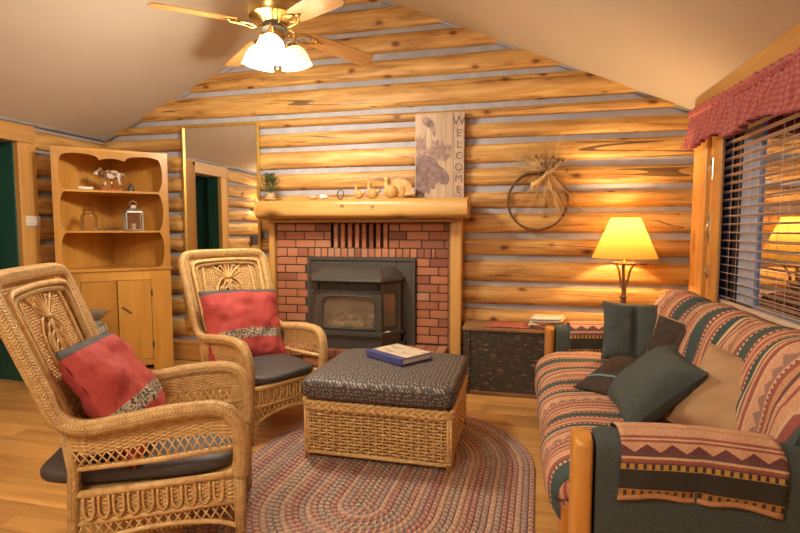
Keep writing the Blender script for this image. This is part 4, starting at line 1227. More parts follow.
for k, s in enumerate((-.02, .03)):
    m = MB(); m.tube([(s, -.03, -.15), (s, -.03, -.25 - .04 * k)], .0016, 5); m.blob((s, -.03, -.26 - .04 * k), .006, .006, .01, 8, 6); build('pull_chain', m, M['brass'], fan)

# ================================================================== STANDING LAMP
LX, LY = .755, 4.01
lamp = tag(empty('standing_lamp', (LX, LY, 0)), 'lit lamp with a yellow cone shade on a branching twig post', 'lamp')
m = MB(); m.lathe([(.115, 0), (.115, .018), (.05, .03), (.02, .045)], 28); build('base', m, M['twig'], lamp, auto=40)
pts = [(0.004 * math.sin(z * 9), .003 * math.cos(z * 7), z) for z in [.03 + i * .1 for i in range(10)]]
m = MB(); m.tube(pts, [.019 + .003 * math.sin(i * 2.1) for i in range(10)], 9)
for z in (.80, .70, .58): m.lathe([(.02, z - .01), (.026, z - .004), (.026, z + .004), (.02, z + .01)], 10)
build('post', m, M['twig'], lamp)
for k in range(3):
    a = 2 * math.pi * k / 3 + .2
    m = MB(); m.tube(catmull([(.01 * math.cos(a), .01 * math.sin(a), .86), (.03 * math.cos(a), .03 * math.sin(a), .93), (.045 * math.cos(a), .045 * math.sin(a), 1.0), (.075 * math.cos(a), .075 * math.sin(a), 1.05)], 4), .009, 7); build('branch', m, M['twig'], lamp)
m = MB(); m.tube([(.075 * math.cos(a), .075 * math.sin(a), 1.052) for a in [2 * math.pi * i / 24 for i in range(24)]], .008, 7, closed=True); build('twig_ring', m, M['twig'], lamp)
m = MB(); m.tube([(0, 0, .9), (0, 0, 1.14)], .009, 8); m.lathe([(.018, 1.12), (.02, 1.14), (.02, 1.18), (.012, 1.185)], 14); build('socket', m, M['brass'], lamp)
m = MB(); m.shell([(.228, 1.092), (.100, 1.392)], 48); sh = build('lamp_shade', m, M['lampshade'], lamp)
m = MB()
for r_, z in ((.228, 1.092), (.100, 1.392)): m.tube([(r_ * math.cos(a), r_ * math.sin(a), z) for a in [2 * math.pi * i / 40 for i in range(40)]], .003, 5, closed=True)
build('shade_wire', m, M['lampshade'], sh)
m = MB(); m.blob((0, 0, 1.235), .03, .03, .042, 14, 10); build('bulb', m, M['bulb'], lamp)
li = bpy.data.lights.new('lamp_bulb_light', 'POINT'); li.energy = LAMP_W; li.color = (1.0, .70, .34); li.shadow_soft_size = .035
lo = bpy.data.objects.new('lamp_bulb_light', li); COL.objects.link(lo); lo.location = (LX, LY, 1.30)

# ================================================================== WALL LAMP seen in the mirror, and an added fill lamp behind the camera
sc_ = tag(empty('wall_lamp', (XL + .06, 1.36, 1.66)), 'small white wall lamp seen at the mirror edge', 'lamp')
m = MB(); m.cbox(-.02, .012, -.04, .04, -.09, .05, .006); build('back_plate', m, M['brass'], sc_, smooth=False)
m = MB(); m.tube([(.01, 0, -.05), (.07, 0, -.05), (.09, 0, 0)], .008, 8); build('arm', m, M['brass'], sc_)
m = MB(); m.shell([(.085, -.01), (.045, .16)], 28, Matrix.Translation((.1, 0, 0))); build('shade', m, M['glassdim'], sc_)
li = bpy.data.lights.new('wall_lamp_light', 'POINT'); li.energy = SCONCE_W; li.color = (1, .76, .48); li.shadow_soft_size = .06
lo = bpy.data.objects.new('wall_lamp_light', li); COL.objects.link(lo); lo.location = (XL + .17, 1.36, 1.72)
m = MB(); m.cbox(-.02, .02, -.09, .09, -.07, .07, .004); pb = tag(build('small_dark_picture', m, M['iron'], smooth=False, loc=(XL + .07, 1.42, 1.14)), 'small dark picture on the log wall, seen in the mirror', 'picture')
# unseen fill light added to brighten the room, shaped as a ceiling fixture
cl = tag(empty('rear_fill_light', (-1.42, -.55, RIDGEZ - .03)), 'added round glass fill light in the unseen rear of the room', 'fill light')
m = MB(); m.lathe([(.12, .03), (.12, -.12), (.1, -.135)], 28); build('canopy', m, M['brass'], cl, auto=40)
m = MB(); m.lathe([(.0, -.30), (.1, -.28), (.17, -.21), (.18, -.15), (.12, -.135)], 28); build('glass_bowl', m, M['glassbright'], cl)
li = bpy.data.lights.new('rear_fill_glow', 'POINT'); li.energy = FILL_W; li.color = (1, .90, .72); li.shadow_soft_size = .3
lo = bpy.data.objects.new('rear_fill_glow', li); COL.objects.link(lo); lo.location = (-1.42, -.55, RIDGEZ - .55)

# ================================================================== HOOP WREATH
wr = tag(empty('hoop_wreath', (.128, 4.262, 1.535)), 'dark twig hoop with a tied bunch of straw and grasses', 'wreath')
m = MB()
for k in range(3):
    m.tube([((.235 + .006 * math.sin(5 * a + k * 2)) * math.cos(a), .006 * math.sin(7 * a + k), (.235 + .006 * math.cos(4 * a + k * 2)) * math.sin(a)) for a in [2 * math.pi * i / 48 for i in range(48)]], .0065, 6, closed=True)
build('hoop', m, M['twig'], wr)
rr = random.Random(21); kn = Vector((.075, -.04, .235))
def stalk(mb, ang, ln, droop, r_=.0022, j=.0):
    d = Vector((math.cos(R(ang)), 0, math.sin(R(ang)))); P_ = [kn + Vector((rr.uniform(-.012, .012), rr.uniform(-.01, .01), rr.uniform(-.012, .012)))]
    for q in range(6):
        t_ = (q + 1) / 6
        P_.append(kn + d * ln * t_ + Vector((rr.uniform(-j, j), -.02 * math.sin(t_ * 3) + .02 * t_, -droop * t_ * t_)))
    mb.tube(P_, [r_ * (1 - .1 * q) for q in range(7)], 4)
m = MB()
for k in range(80): stalk(m, rr.gauss(-84, 20), rr.uniform(.16, .38), .03, .0026, .008)
for k in range(46): stalk(m, rr.gauss(150, 15), rr.uniform(.18, .42), .03, .0028, .008)
for k in range(44): stalk(m, rr.gauss(60, 32), rr.uniform(.1, .25), .01, .0024, .008)
for k in range(3): stalk(m, -76 + 4 * k, .40, .0, .006)
stalk(m, -48, .42, 0, .005); stalk(m, 70, .40, 0, .003)
build('straw_bunch', m, M['straw'], wr)['kind'] = 'stuff'
m = MB(); 
for k in range(60): stalk(m, rr.gauss(105, 45), rr.uniform(.06, .19), .0, .0034, .012)
for k in range(10):
    a = rr.gauss(85, 40); p = kn + Vector((math.cos(R(a)), -.2, math.sin(R(a)))) * rr.uniform(.05, .15); m.blob(p, .010, .010, .014, 8, 6, nz=.4, seed=k)
build('dark_grasses', m, M['twig'], wr)['kind'] = 'stuff'
for s in (-1, 1):
    m = MB()
    m.grid(lambda u, v: (kn.x + s * (.01 + .07 * u) * (.4 + .6 * u) - .05 * u, kn.y - .02 - .02 * math.sin(v * 3.1) - .01 * u, kn.z - .02 - .11 * u + (v - .5) * .075 * (u + .1)), 8, 6)
    o = build('raffia_bow', m, M['straw'], wr); o.modifiers.new('t', 'SOLIDIFY').thickness = .002

# ================================================================== OLD CHEST
CHX0, CHX1, CHY0, CHY1, CHH = -.425, .47, 3.92, 4.275, .535
ch = tag(empty('wooden_chest', ((CHX0 + CHX1) / 2, CHY0, 0)), 'old wooden chest with scratched black paint under the log wall', 'chest')
cw = (CHX1 - CHX0) / 2; cd = CHY1 - CHY0
m = MB(); m.cbox(-cw + .05, cw - .05, 0, cd, .01, CHH - .022, .006); build('body', m, M['trunk'], ch, smooth=False)
for a in ((-cw, -cw + .052), (cw - .052, cw)):
    m = MB(); m.cbox(a[0], a[1], -.008, cd, .0, CHH - .03, .005); build('end_board', m, M['trunk'], ch, smooth=False)
m = MB(); m.cbox(-cw - .012, cw + .012, -.014, cd, CHH - .024, CHH, .005); build('lid', m, M['trunkwood'], ch, smooth=False)
m = MB(); m.cbox(-cw + .05, cw - .05, -.012, .01, .0, .03, .003); build('foot_strip', m, M['trunkwood'], ch, smooth=False)
m = MB()
m.grid(lambda u, v: (-.17 + .34 * u, -.11 + .2 * v, .003 + .012 * abs(noise.noise(Vector((u * 6, v * 5, 2)))) + .010 * (1 - (2 * u - 1) ** 8) * (1 - (2 * v - 1) ** 8)), 24, 14)
o = tag(build('folded_cloth', m, M['redcloth'], loc=(-.10 + .02, 4.06, CHH)), 'flat red printed cloth folded on the chest lid', 'cloth'); o.modifiers.new('t', 'SOLIDIFY').thickness = -.004
rr = random.Random(4)
for k in range(6):
    m = MB(); w_, d_ = .115, .15
    m.grid(lambda u, v: (-w_ + 2 * w_ * u, -d_ * .75 + 1.5 * d_ * v, .004 * math.sin(u * 3 + k) + (.018 * (u - .5) ** 2 if k > 3 else 0)), 10, 4)
    o = build('magazine', m, M['paper'] if k % 3 else M['redcloth'], loc=(.215 + rr.uniform(-.02, .02), 4.06, CHH + .009 + k * .0145), rot=(0, 0, R(rr.uniform(-25, 25))))
    o.modifiers.new('t', 'SOLIDIFY').thickness = .009
    tag(o, ['lowest magazine of the pile on the chest', 'second lowest magazine of the pile on the chest', 'third magazine up in the pile on the chest', 'red covered magazine in the pile on the chest', 'second magazine from the top of the chest pile', 'topmost pale magazine of the pile on the chest'][k], 'magazine', 'magazines piled on the chest')
# ================================================================== WEAVING
def weave(mb, S, ns, nr, rs, rw, amp, mask=None, closed=False, sub=2, nst=None, stakes=True):
    """S(s,t)->(point, normal): ns upright stakes, nr rows of weavers passing before and behind them"""
    if stakes:
        steps = nst or max(3, nr // 2)
        for i in range(ns + (0 if closed else 1)):
            s = i / ns; run = []
            for j in range(steps + 1):
                t_ = j / steps; p, n = S(s, t_)
                if mask and mask(p, s, t_):
                    if len(run) > 1: mb.tube(run, rs, 4, caps=False)
                    run = []
                else: run.append(p)
            if len(run) > 1: mb.tube(run, rs, 4, caps=False)
    for j in range(nr):
        t_ = (j + .5) / nr; run = []
        tot = ns * sub
        for i in range(tot + (0 if closed else 1)):
            s = i / tot; p, n = S(s, t_)
            if mask and mask(p, s, t_):
                if len(run) > 1: mb.tube(run, rw, 4, caps=False)
                run = []
            else: run.append(p + n * amp * math.cos(math.pi * (i / sub + j)))
        if len(run) > 1: mb.tube(run, rw, 4, caps=False, closed=closed and not mask)

def plait(mb, path, normals, rad, r, turns_per_m, k=3):
    L_ = 0; acc = [0]
    for i in range(1, len(path)): L_ += (path[i] - path[i - 1]).length; acc.append(L_)
    for q in range(k):
        pts = []
        for i, p in enumerate(path):
            ph = 2 * math.pi * (acc[i] * turns_per_m + q / k)
            pts.append(p + Vector((0, 0, 1)) * rad * math.sin(ph) + normals[i] * rad * .45 * math.sin(2 * ph))
        mb.tube(pts, r, 6)

# ================================================================== OTTOMAN
OX0, OX1, OY0, OY1 = -1.165, -.352, 2.575, 3.27
OC = Vector(((OX0 + OX1) / 2, (OY0 + OY1) / 2, 0)); hx, hy = (OX1 - OX0) / 2, (OY1 - OY0) / 2
OC.z = .0115
ott = tag(empty('wicker_ottoman', OC), 'square wicker ottoman with a dark speckled cushion top', 'ottoman')
def wall_side(x0, y0, x1, y1):
    d = Vector((x1 - x0, y1 - y0, 0)); n = Vector((d.y, -d.x, 0)).normalized()
    return lambda s, t_: (Vector((x0, y0, .03)) + d * s + Vector((0, 0, .268 * t_ )) + n * .004 * math.sin(s * 9), n)
cor = [(-hx, -hy), (hx, -hy), (hx, hy), (-hx, hy)]
for i in range(4):
    a, b = cor[i], cor[(i + 1) % 4]
    m = MB(); weave(m, wall_side(a[0], a[1], b[0], b[1]), 20, 15, .007, .0062, .0085, nst=3)
    sd_ = build('woven_side', m, M['wicker'], ott)
    mb_ = MB(); mb_.tube([Vector((*a, .03)).lerp(Vector((*b, .03)), q / 6) for q in range(7)], .011, 7); build('bottom_cane', mb_, M['wicker'], sd_)
for (x, y) in cor:
    m = MB()
    for q in range(3): 
        a = q * 2.1; m.tube([(x + .009 * math.cos(a), y + .009 * math.sin(a), 0), (x + .009 * math.cos(a), y + .009 * math.sin(a), .32)], .0095, 6)
    m.tube([(x + .016 * math.cos(b), y + .016 * math.sin(b), .035 + .0016 * i) for i, b in enumerate([k * .8 for k in range(24)])], .005, 5)
    build('corner_post', m, M['wicker'], ott)
path = []; nor = []
for i in range(4):
    a, b = Vector((*cor[i], .308)), Vector((*cor[(i + 1) % 4], .308)); d = (b - a); n = Vector((d.y, -d.x, 0)).normalized()
    for q in range(40): path.append(a + d * q / 40 + n * .012); nor.append(n)
path.append(path[0].copy()); nor.append(nor[0])
m = MB(); plait(m, path, nor, .020, .0135, 7.5); build('braided_rim', m, M['wicker'], ott)
# inner dark lining so that one does not look through
m = MB(); m.box(-hx + .025, hx - .025, -hy + .025, hy - .025, .03, .335); build('lining', m, M['wickerdark'], ott, smooth=False)
# cushion
def rounded_cushion(ax, ay, z0, z1, dome=.02, e=5.0, seed=0, nz=.006, nu=48, nv=24, bexp=3.4):
    mb = MB()
    def fn(u, v):
        a = 2 * math.pi * u; b = math.pi * (v - .5)
        sg = lambda q, ex: (1 if q >= 0 else -1) * abs(q) ** ex
        cx_, sx_ = sg(math.cos(a), 2 / e), sg(math.sin(a), 2 / e)
        cb, sb = sg(math.cos(b), 2 / bexp), sg(math.sin(b), 2 / bexp)
        x = ax * cx_ * cb; y = ay * sx_ * cb; z = (z0 + z1) / 2 + (z1 - z0) / 2 * sb
        dd = (1 - (x / ax) ** 2) * (1 - (y / ay) ** 2)
        if sb > 0: z += dome * dd * sb
        z += nz * noise.noise(Vector((x * 5, y * 5, seed + z * 2))) * (1 if sb > -.2 else 0)
        return (x, y, z)
    mb.grid(fn, nu, nv, closed_u=True)
    return mb
build('cushion', rounded_cushion(hx + .03, hy + .055, .335, .472, .012, 14.0, bexp=5.0, nu=72), M['speckle'], ott)

# ---- blue book on the ottoman
bk = tag(empty('blue_book', (-.735, 3.02, .5035), R(56)), 'thick blue book with a pale printed cover on the ottoman', 'book')
m = MB(); m.cbox(-.125, .135, -.165, .165, -.006, 0.0, .002); build('back_cover', m, M['blue'], bk, smooth=False)
m = MB(); m.cbox(-.12, .128, -.158, .158, 0, .03, .003); build('page_block', m, M['paper'], bk, smooth=False)
m = MB(); m.cbox(-.132, -.118, -.166, .166, -.006, .036, .004); build('spine', m, M['blue'], bk, smooth=False)
m = MB(); m.cbox(-.125, .135, -.165, .165, .030, .035, .002); fcv = build('front_cover', m, M['blue'], bk, smooth=False)
m = MB(); m.box(-.085, .128, -.158, .158, .0352, .0358); build('cover_print', m, M['cover'], fcv, smooth=False)

# ================================================================== BRAIDED RUG
rug = tag(empty('braided_rug', (-.70, 2.445, 0), R(-2)), 'oval braided rug in red, tan and blue grey rings', 'rug')
RR, HL, NRING = .79, .275, 27
wd = RR / NRING
pat = [2, 0, 4, 1, 3, 2, 5, 0, 1, 4, 3, 0, 1, 2, 5, 1, 0, 3, 2, 4, 1, 5, 3, 0, 1, 4, 0]
for k in range(NRING):
    r_ = wd * (k + .5); mb = MB(); seg = 20 + 3 * k; path = []
    for i in range(seg + 1): a = math.pi * i / seg; path.append((r_ * math.cos(a), HL + r_ * math.sin(a)))
    for q in range(1, 12): path.append((-r_, HL - 2 * HL * q / 12))
    for i in range(seg + 1): a = math.pi + math.pi * i / seg; path.append((r_ * math.cos(a), -HL + r_ * math.sin(a)))
    for q in range(1, 12): path.append((r_, -HL + 2 * HL * q / 12))
    n = len(path); vs = []; uv = []; Lc = 0
    path.append(path[0])
    prof = [(-.5, 0), (-.42, .007), (-.2, .011), (0, .0095), (.2, .011), (.42, .007), (.5, 0)]
    for i in range(n + 1):
        x, y = path[i]; x2, y2 = path[(i + 1) % n]; 
        if i: Lc += math.hypot(x - path[i - 1][0], y - path[i - 1][1])
        xa, ya = path[(i - 1) % n]; tx, ty = x2 - xa, y2 - ya; ln = math.hypot(tx, ty) or 1; nx, ny = ty / ln, -tx / ln
        for (o_, z) in prof: vs.append((x + nx * o_ * wd, y + ny * o_ * wd, z + .0004)); uv.append((Lc, o_ + .5))
    w_ = len(prof)
    fs = [(i * w_ + j, i * w_ + j + 1, (i + 1) * w_ + j + 1, (i + 1) * w_ + j) for i in range(n) for j in range(w_ - 1)]
    mb.add(vs, fs, uv); build('braid_ring', mb, RUGM[pat[k]], rug)
# ================================================================== WICKER ARMCHAIRS
def interp(tab, q):
    if q <= tab[0][0]: return tab[0][1]
    for (a, va), (b, vb) in zip(tab[:-1], tab[1:]):
        if q <= b: return va + (vb - va) * (q - a) / (b - a)
    return tab[-1][1]
BX = [(.36, -.235), (.44, -.258), (.59, -.292), (.74, -.34), (.92, -.40), (1.05, -.445), (1.12, -.468)]
AZ = [(-.33, .665), (-.30, .63), (-.22, .588), (-.1, .595), (.06, .615), (.21, .618), (.29, .585), (.32, .50)]
def make_chair():
    c_ = empty('wicker_armchair')
    half = [(.305, .275, .33), (.316, .28, .45), (.298, .287, .555), (.235, .294, .61), (.08, .299, .615), (-.08, .300, .598), (-.21, .298, .588), (-.295, .298, .63), (-.338, .302, .74), (-.40, .312, .92), (-.448, .316, 1.05), (-.468, .300, 1.105), (-.477, .25, 1.128), (-.480, .12, 1.132)]
    pts = half + [(-.481, 0, 1.132)] + [(x, -y, z) for x, y, z in half[::-1]]
    m = MB(); m.tube(catmull(pts, 7), .031, 14); build('frame_band', m, M['wickerband'], c_)
    # inner borders of the back
    for k, (off, r_) in enumerate(((.046, .013), (.072, .011))):
        hb = []
        for z in (.44, .55, .68, .82, .95): hb.append((interp(BX, z) + .012, .282 + .022 * (z - .5) / .5 - off, z))
        hb += [(interp(BX, 1.03) + .012, .304 - off, 1.045 - off * .4), (interp(BX, 1.07) + .012, .28 - off, 1.118 - off), (interp(BX, 1.09) + .012, .1, 1.13 - off)]
        pp = hb + [(interp(BX, 1.1) + .012, 0, 1.132 - off)] + [(x, -y, z) for x, y, z in hb[::-1]]
        m = MB(); m.tube(catmull(pp, 6), r_, 8); build('border_cane', m, M['wickerband'] if k else M['wicker'], c_)
    # woven back with the opening of the motif
    def S(s, t_):
        z = .45 + t_ * .655
        y = (2 * s - 1) * (.265 + .03 * (z - .45) / .65)
        return Vector((interp(BX, z) - .018 * (1 - (y / .30) ** 2), y, z)), Vector((.94, 0, .33))
    def mask(p, s, t_):
        if (p.y / .105) ** 2 + ((p.z - .83) / .135) ** 2 < 1: return True
        return .975 < p.z < 1.062 and abs(p.y) < .02 + (p.z - .975) * .95
    m = MB(); weave(m, S, 34, 58, .0045, .0042, .0045, mask, nst=48); build('woven_back', m, M['wicker'], c_)
    def B(y, z, o=.006): return Vector((interp(BX, z) - .018 * (1 - (y / .26) ** 2) + o, y, z))
    m = MB(); m.tube([B(.105 * math.cos(a), .83 + .135 * math.sin(a)) for a in [2 * math.pi * i / 36 for i in range(36)]], .007, 6, closed=True)
    for s in (-1, 1): m.tube(catmull([B(s * .02, .97), B(s * .07, 1.01), B(s * .12, 1.05), B(s * .17, 1.045), B(s * .185, .98), B(s * .19, .8), B(s * .185, .6)], 5), .0085, 6)
    build('motif_border', m, M['wicker'], c_)
    m = MB()
    for k in range(-3, 4):                       # fan of loops above the knot
        a = R(k * 19); d = Vector((0, math.sin(a), math.cos(a)))
        tip = .105
        for w_ in (-1, 1):
            sd = Vector((0, d.z, -d.y)) * .011 * w_
            pl = [Vector((0, 0, .955)), Vector((0, 0, .955)) + d * tip * .5 + sd, Vector((0, 0, .955)) + d * tip * .9 + sd * 1.2, Vector((0, 0, .955)) + d * tip]
            m.tube([B(p.y, p.z, .014) for p in catmull(pl, 4)], .0038, 5)
    for s in (-1, 1):                            # leaves below the knot
        for k in range(6):
            z0 = .94 - k * .037
            m.tube([B(p[0], p[1], .014) for p in [(s * (.004 + .0 * q), z0) if q == 0 else (s * (.03 * q - .0045 * q * q) * 1.35, z0 - .006 * q - .0085 * q * q) for q in range(5)]], .0045, 5)
        m.tube([B(s * .008, z, .016) for z in (.96, .9, .82, .74, .68)], .005, 5)
        m.tube(catmull([B(s * .008, .76, .014), B(s * .06, .80, .014), B(s * .085, .86, .014), B(s * .06, .90, .014), B(s * .035, .87, .014)], 5), .0042, 5)
    m.tube([B(.012 * math.cos(a), .957 + .004 * math.sin(a), .02 + .008 * math.sin(a)) for a in [i * .7 for i in range(10)]], .005, 5)
    build('sheaf_motif', m, M['wicker'], c_)
    m = MB(); m.tube([B(y, .445, .0) for y in (-.26, -.13, 0, .13, .26)], .014, 8); build('back_rail', m, M['wicker'], c_)
    for s in (-1, 1):
        # legs
        m = MB(); m.tube([(.30, s * .272, 0), (.302, s * .273, .2), (.306, s * .276, .36)], [.02, .023, .026], 10); build('leg', m, M['wickerband'], c_)
        m = MB(); m.tube([(-.315, s * .262, 0), (-.285, s * .266, .2), (-.268, s * .27, .42), (-.285, s * .28, .6)], [.019, .022, .022, .02], 10); build('leg', m, M['wickerband'], c_)
        # dense strip under the arm
        def S2(q, t_): 
            x = -.285 + q * .57; zt = interp(AZ, x) - .02
            return Vector((x, s * .287, zt - .085 * t_)), Vector((0, s, 0))
        m = MB(); weave(m, S2, 26, 12, .0042, .0048, .0045, nst=2)
        for g in range(0, 2):                    # crossing canes down to the rail
            for q in range(19):
                x = -.27 + q * .0295; x2 = x + (.045 if g else -.045)
                x2 = max(-.272, min(.292, x2)); zt = interp(AZ, x) - .1
                m.tube([(x, s * (.287 + .003 * g), zt), ((x + x2) / 2, s * (.285 + .003 * g), (zt + .432) / 2), (x2, s * .28, .432)], .0033, 5)
        build('arm_panel', m, M['wicker'], c_)
        m = MB(); m.tube([(-.268, s * .274, .43), (0, s * .281, .432), (.302, s * .279, .445)], .0115, 8); m.tube([(-.275, s * .27, .33), (.302, s * .276, .335)], .015, 8)
        m.tube([(-.28, s * .268, .218), (0, s * .274, .222), (.302, s * .276, .225)], .010, 8)
        m.tube(catmull([(-.30, s * .266, .10), (-.2, s * .27, .150), (0, s * .274, .172), (.2, s * .275, .155), (.302, s * .274, .115)], 5), .010, 8); build('side_rail', m, M['wicker'], c_)
        def S3(q, t_): return Vector((-.27 + q * .565, s * (.268 + .006 * q), .322 - .10 * t_)), Vector((0, s, 0))
        m = MB(); weave(m, S3, 22, 12, .0045, .005, .005, nst=2)
        for q in range(10):
            x = -.225 + q * .05
            m.tube(catmull([(x - .016, s * .281, .32), (x - .016, s * .283, .26), (x, s * .284, .236), (x + .016, s * .283, .26), (x + .016, s * .281, .32)], 4), .0052, 5)
        for g in (-1, 1):
            for q in range(16):
                x = -.25 + q * .034; m.tube([(x, s * .272, .218), (max(-.28, min(.3, x + g * .045)), s * .272, .150)], .0036, 5)
        build('apron', m, M['wicker'], c_)
    # front apron
    def S4(q, t_): return Vector((.298, -.265 + .53 * q, .322 - .10 * t_)), Vector((1, 0, 0))
    m = MB(); weave(m, S4, 22, 12, .0045, .005, .005, nst=2)
    for q in range(10):
        y = -.225 + q * .05
        m.tube(catmull([(.309, y - .016, .32), (.311, y - .016, .26), (.312, y, .236), (.311, y + .016, .26), (.309, y + .016, .32)], 4), .0052, 5)
    for g in (-1, 1):
        for q in range(16):
            y = -.25 + q * .033; m.tube([(.3, y, .218), (.3, max(-.265, min(.265, y + g * .045)), .15)], .0036, 5)
    build('apron', m, M['wicker'], c_)
    m = MB(); m.tube([(.302, -.27, .333), (.308, 0, .335), (.302, .27, .333)], .0155, 8); m.tube([(.302, -.27, .222), (.302, .27, .222)], .010, 8)
    m.tube(catmull([(.30, -.27, .095), (.30, -.17, .145), (.30, 0, .17), (.30, .17, .145), (.30, .27, .095)], 5), .010, 8); build('front_rail', m, M['wicker'], c_)
    m = MB(); m.tube([(-.278, -.265, .33), (-.278, .265, .33)], .014, 8); build('rear_rail', m, M['wicker'], c_)
    m = MB(); m.cbox(-.275, .298, -.264, .264, .318, .332, .004); build('seat_deck', m, M['wickerdark'], c_, smooth=False)
    return c_
chair2 = make_chair()
chair1 = copy_tree(chair2)
CH1 = (Vector((-1.452, 1.805, 0)), R(28)); CH2 = (Vector((-1.70, 3.035, 0)), R(-29))
for c_, (p, a) in ((chair1, CH1), (chair2, CH2)): c_.location = p; c_.rotation_euler = (0, 0, a)
chair1.location.z = .0058; chair1.rotation_euler = (0, R(-1.1), CH1[1])
tag(chair1, 'wicker armchair nearest the camera, seen from its side, in front of the passage', 'armchair', 'wicker armchairs')
tag(chair2, 'wicker armchair facing the room between mirror and ottoman', 'armchair', 'wicker armchairs')

def seat_cushion(chair, ax, ay, lx, label, rot=0, seed=0):
    p, a = chair
    o = build('seat_cushion', rounded_cushion(ax, ay, .0, .085, .018, 4.5, seed, .012), M['charcoal'])
    o.location = p + Matrix.Rotation(a, 3, 'Z') @ Vector((lx, 0, .333)); o.rotation_euler = (0, 0, a + rot)
    tag(o, label, 'cushion', 'charcoal seat cushions')
seat_cushion(CH1, .365, .25, -.075, 'charcoal seat cushion poking out behind the near wicker chair', R(-5), 1)
seat_cushion(CH2, .295, .252, .035, 'charcoal seat cushion on the wicker chair by the mirror', 0, 2)

def pillow(name, w_, h_, t_, mat, Mx, label, group=None, sag=.0, seed=0, wr=.012, n=30, piping=None, cat='pillow', pinch=.07, fold=0.0):
    """soft square cushion: local x across, y up, z towards the viewer"""
    mb = MB()
    def top(u, v, s):
        a, b = 2 * u - 1, 2 * v - 1
        x = w_ / 2 * a * (1 - pinch * (1 - b * b) * a * a); y = h_ / 2 * b * (1 - pinch * (1 - a * a) * b * b)
        th = max(0, (1 - a ** 4) * (1 - b ** 4)) ** .6
        z = s * t_ / 2 * th
        q = wr * noise.noise(Vector((a * 2.2 + seed, b * 2.2, s * .6 + seed * 2))) + wr * .5 * noise.noise(Vector((a * 6 + seed, b * 5, s)))
        z += q * (.3 + .7 * th)
        z -= sag * a * a
        if fold and s > 0: z -= fold * math.exp(-(a / .09) ** 2) * th
        return Vector((x, y - sag * .6 * a * a, z))
    for s in (1, -1): 
        if s > 0: mb.grid(lambda u, v: top(u, v, 1), n, n)
        else: mb.grid(lambda u, v: top(1 - u, v, -1), n, n, uvfn=lambda u, v: (1 - u, v))
    o = build(name, mb, mat); o.matrix_world = Mx
    if piping:
        pm = MB(); ed = [top(i / n, 0, 1) for i in range(n)] + [top(1, i / n, 1) for i in range(n)] + [top(1 - i / n, 1, 1) for i in range(n)] + [top(0, 1 - i / n, 1) for i in range(n)]
        pm.tube(ed, .005, 6, closed=True); build('piping', pm, piping, o)
    tag(o, label, cat, group)
    return o
def on_chair(chair, p, nrm, up):
    q, a = chair; Rz = Matrix.Rotation(a, 3, 'Z'); zd = Rz @ Vector(nrm); yd = Rz @ Vector(up)
    return frame_matrix(q + Rz @ Vector(p), yd.cross(zd), zd)
pillow('red_pillow', .60, .54, .16, M['redpillow'], on_chair(CH2, (-.165, -.01, .645), (.93, .02, .36), (-.36, .06, .93)), 'red pillow with leopard trim on the wicker chair by the mirror', 'red pillows', .03, 3, .03)
pillow('red_pillow', .54, .52, .17, M['redpillow'], on_chair(CH1, (-.175, .012, .645), (.87, .0, .48), (-.48, .07, .87)), 'red pillow with leopard trim in the near wicker chair', 'red pillows', .03, 8, .03)
# ================================================================== SOFA
SO = Vector((.62, 2.85, 0))
sofa = tag(empty('sofa', SO), 'long sofa with striped woven covers, dark arms and oak posts', 'sofa')
SY0, SY1 = 1.73, 3.90
AT = .17                       # arm thickness
def sob(name, x0, x1, y0, y1, z0, z1, mat, b=.01, seg=1):
    m = MB(); m.cbox(x0 - SO.x, x1 - SO.x, y0 - SO.y, y1 - SO.y, z0, z1, b, seg=seg); return build(name, m, mat, sofa, smooth=False)
# oak frame
for yy in (SY0 + .085, SY1 - .085):
    m = MB()
    ol = []
    for i in range(20):
        a = 2 * math.pi * i / 20; sg = lambda q: (1 if q >= 0 else -1) * abs(q) ** .6
        ol.append((.036 * sg(math.cos(a)), .078 * sg(math.sin(a))))
    n = len(ol); zz = [0, .565, .58, .586]; kk = [1, 1, .93, .8]
    vs = [(x * k + .222 - SO.x, y * k + yy - SO.y, z) for z, k in zip(zz, kk) for x, y in ol]
    fs = [tuple(range(n - 1, -1, -1)), tuple(3 * n + i for i in range(n))] + [(j * n + i, j * n + (i + 1) % n, (j + 1) * n + (i + 1) % n, (j + 1) * n + i) for j in range(3) for i in range(n)]
    m.add(vs, fs); build('front_post', m, M['oak'], sofa, auto=40)
sob('front_rail', .165, .215, SY0 + .16, SY1 - .16, .10, .27, M['oak'], .006)
for yy in (SY0 + .05, SY1 - .05): sob('rear_foot', 1.06, 1.12, yy - .03, yy + .03, 0, .12, M['oak'], .005)
sob('seat_base', .216, 1.08, SY0 + .15, SY1 - .15, .12, .28, M['navy'], .01)
# upholstered arms
def arm(y0, y1, name='arm'):
    yc = (y0 + y1) / 2; hw = (y1 - y0) / 2; mb = MB()
    prof = [(-hw, .08), (-hw, .45)] + [(hw * math.cos(math.pi - math.pi * i / 12) * 1.0, .535 + .075 * math.sin(math.pi * i / 12)) for i in range(13)] + [(hw, .45), (hw, .08)]
    n = len(prof); xs_ = [.262, .28, .5, .8, 1.0, 1.10]; ks = [.96, 1, 1, 1, 1, 1]
    vs = [(x - SO.x, yc - SO.y + a * k, z * (1 if k == 1 else .99) + (0 if x < 1.05 else -.02)) for x, k in zip(xs_, ks) for a, z in prof]
    fs = [tuple(range(n)), tuple((len(xs_) - 1) * n + i for i in range(n - 1, -1, -1))]
    for i in range(len(xs_) - 1):
        for k in range(n): fs.append((i * n + k, (i + 1) * n + k, (i + 1) * n + (k + 1) % n, i * n + (k + 1) % n))
    mb.add(vs, fs); build(name, mb, M['navy'], sofa, fix=True, auto=50)
    return yc, hw
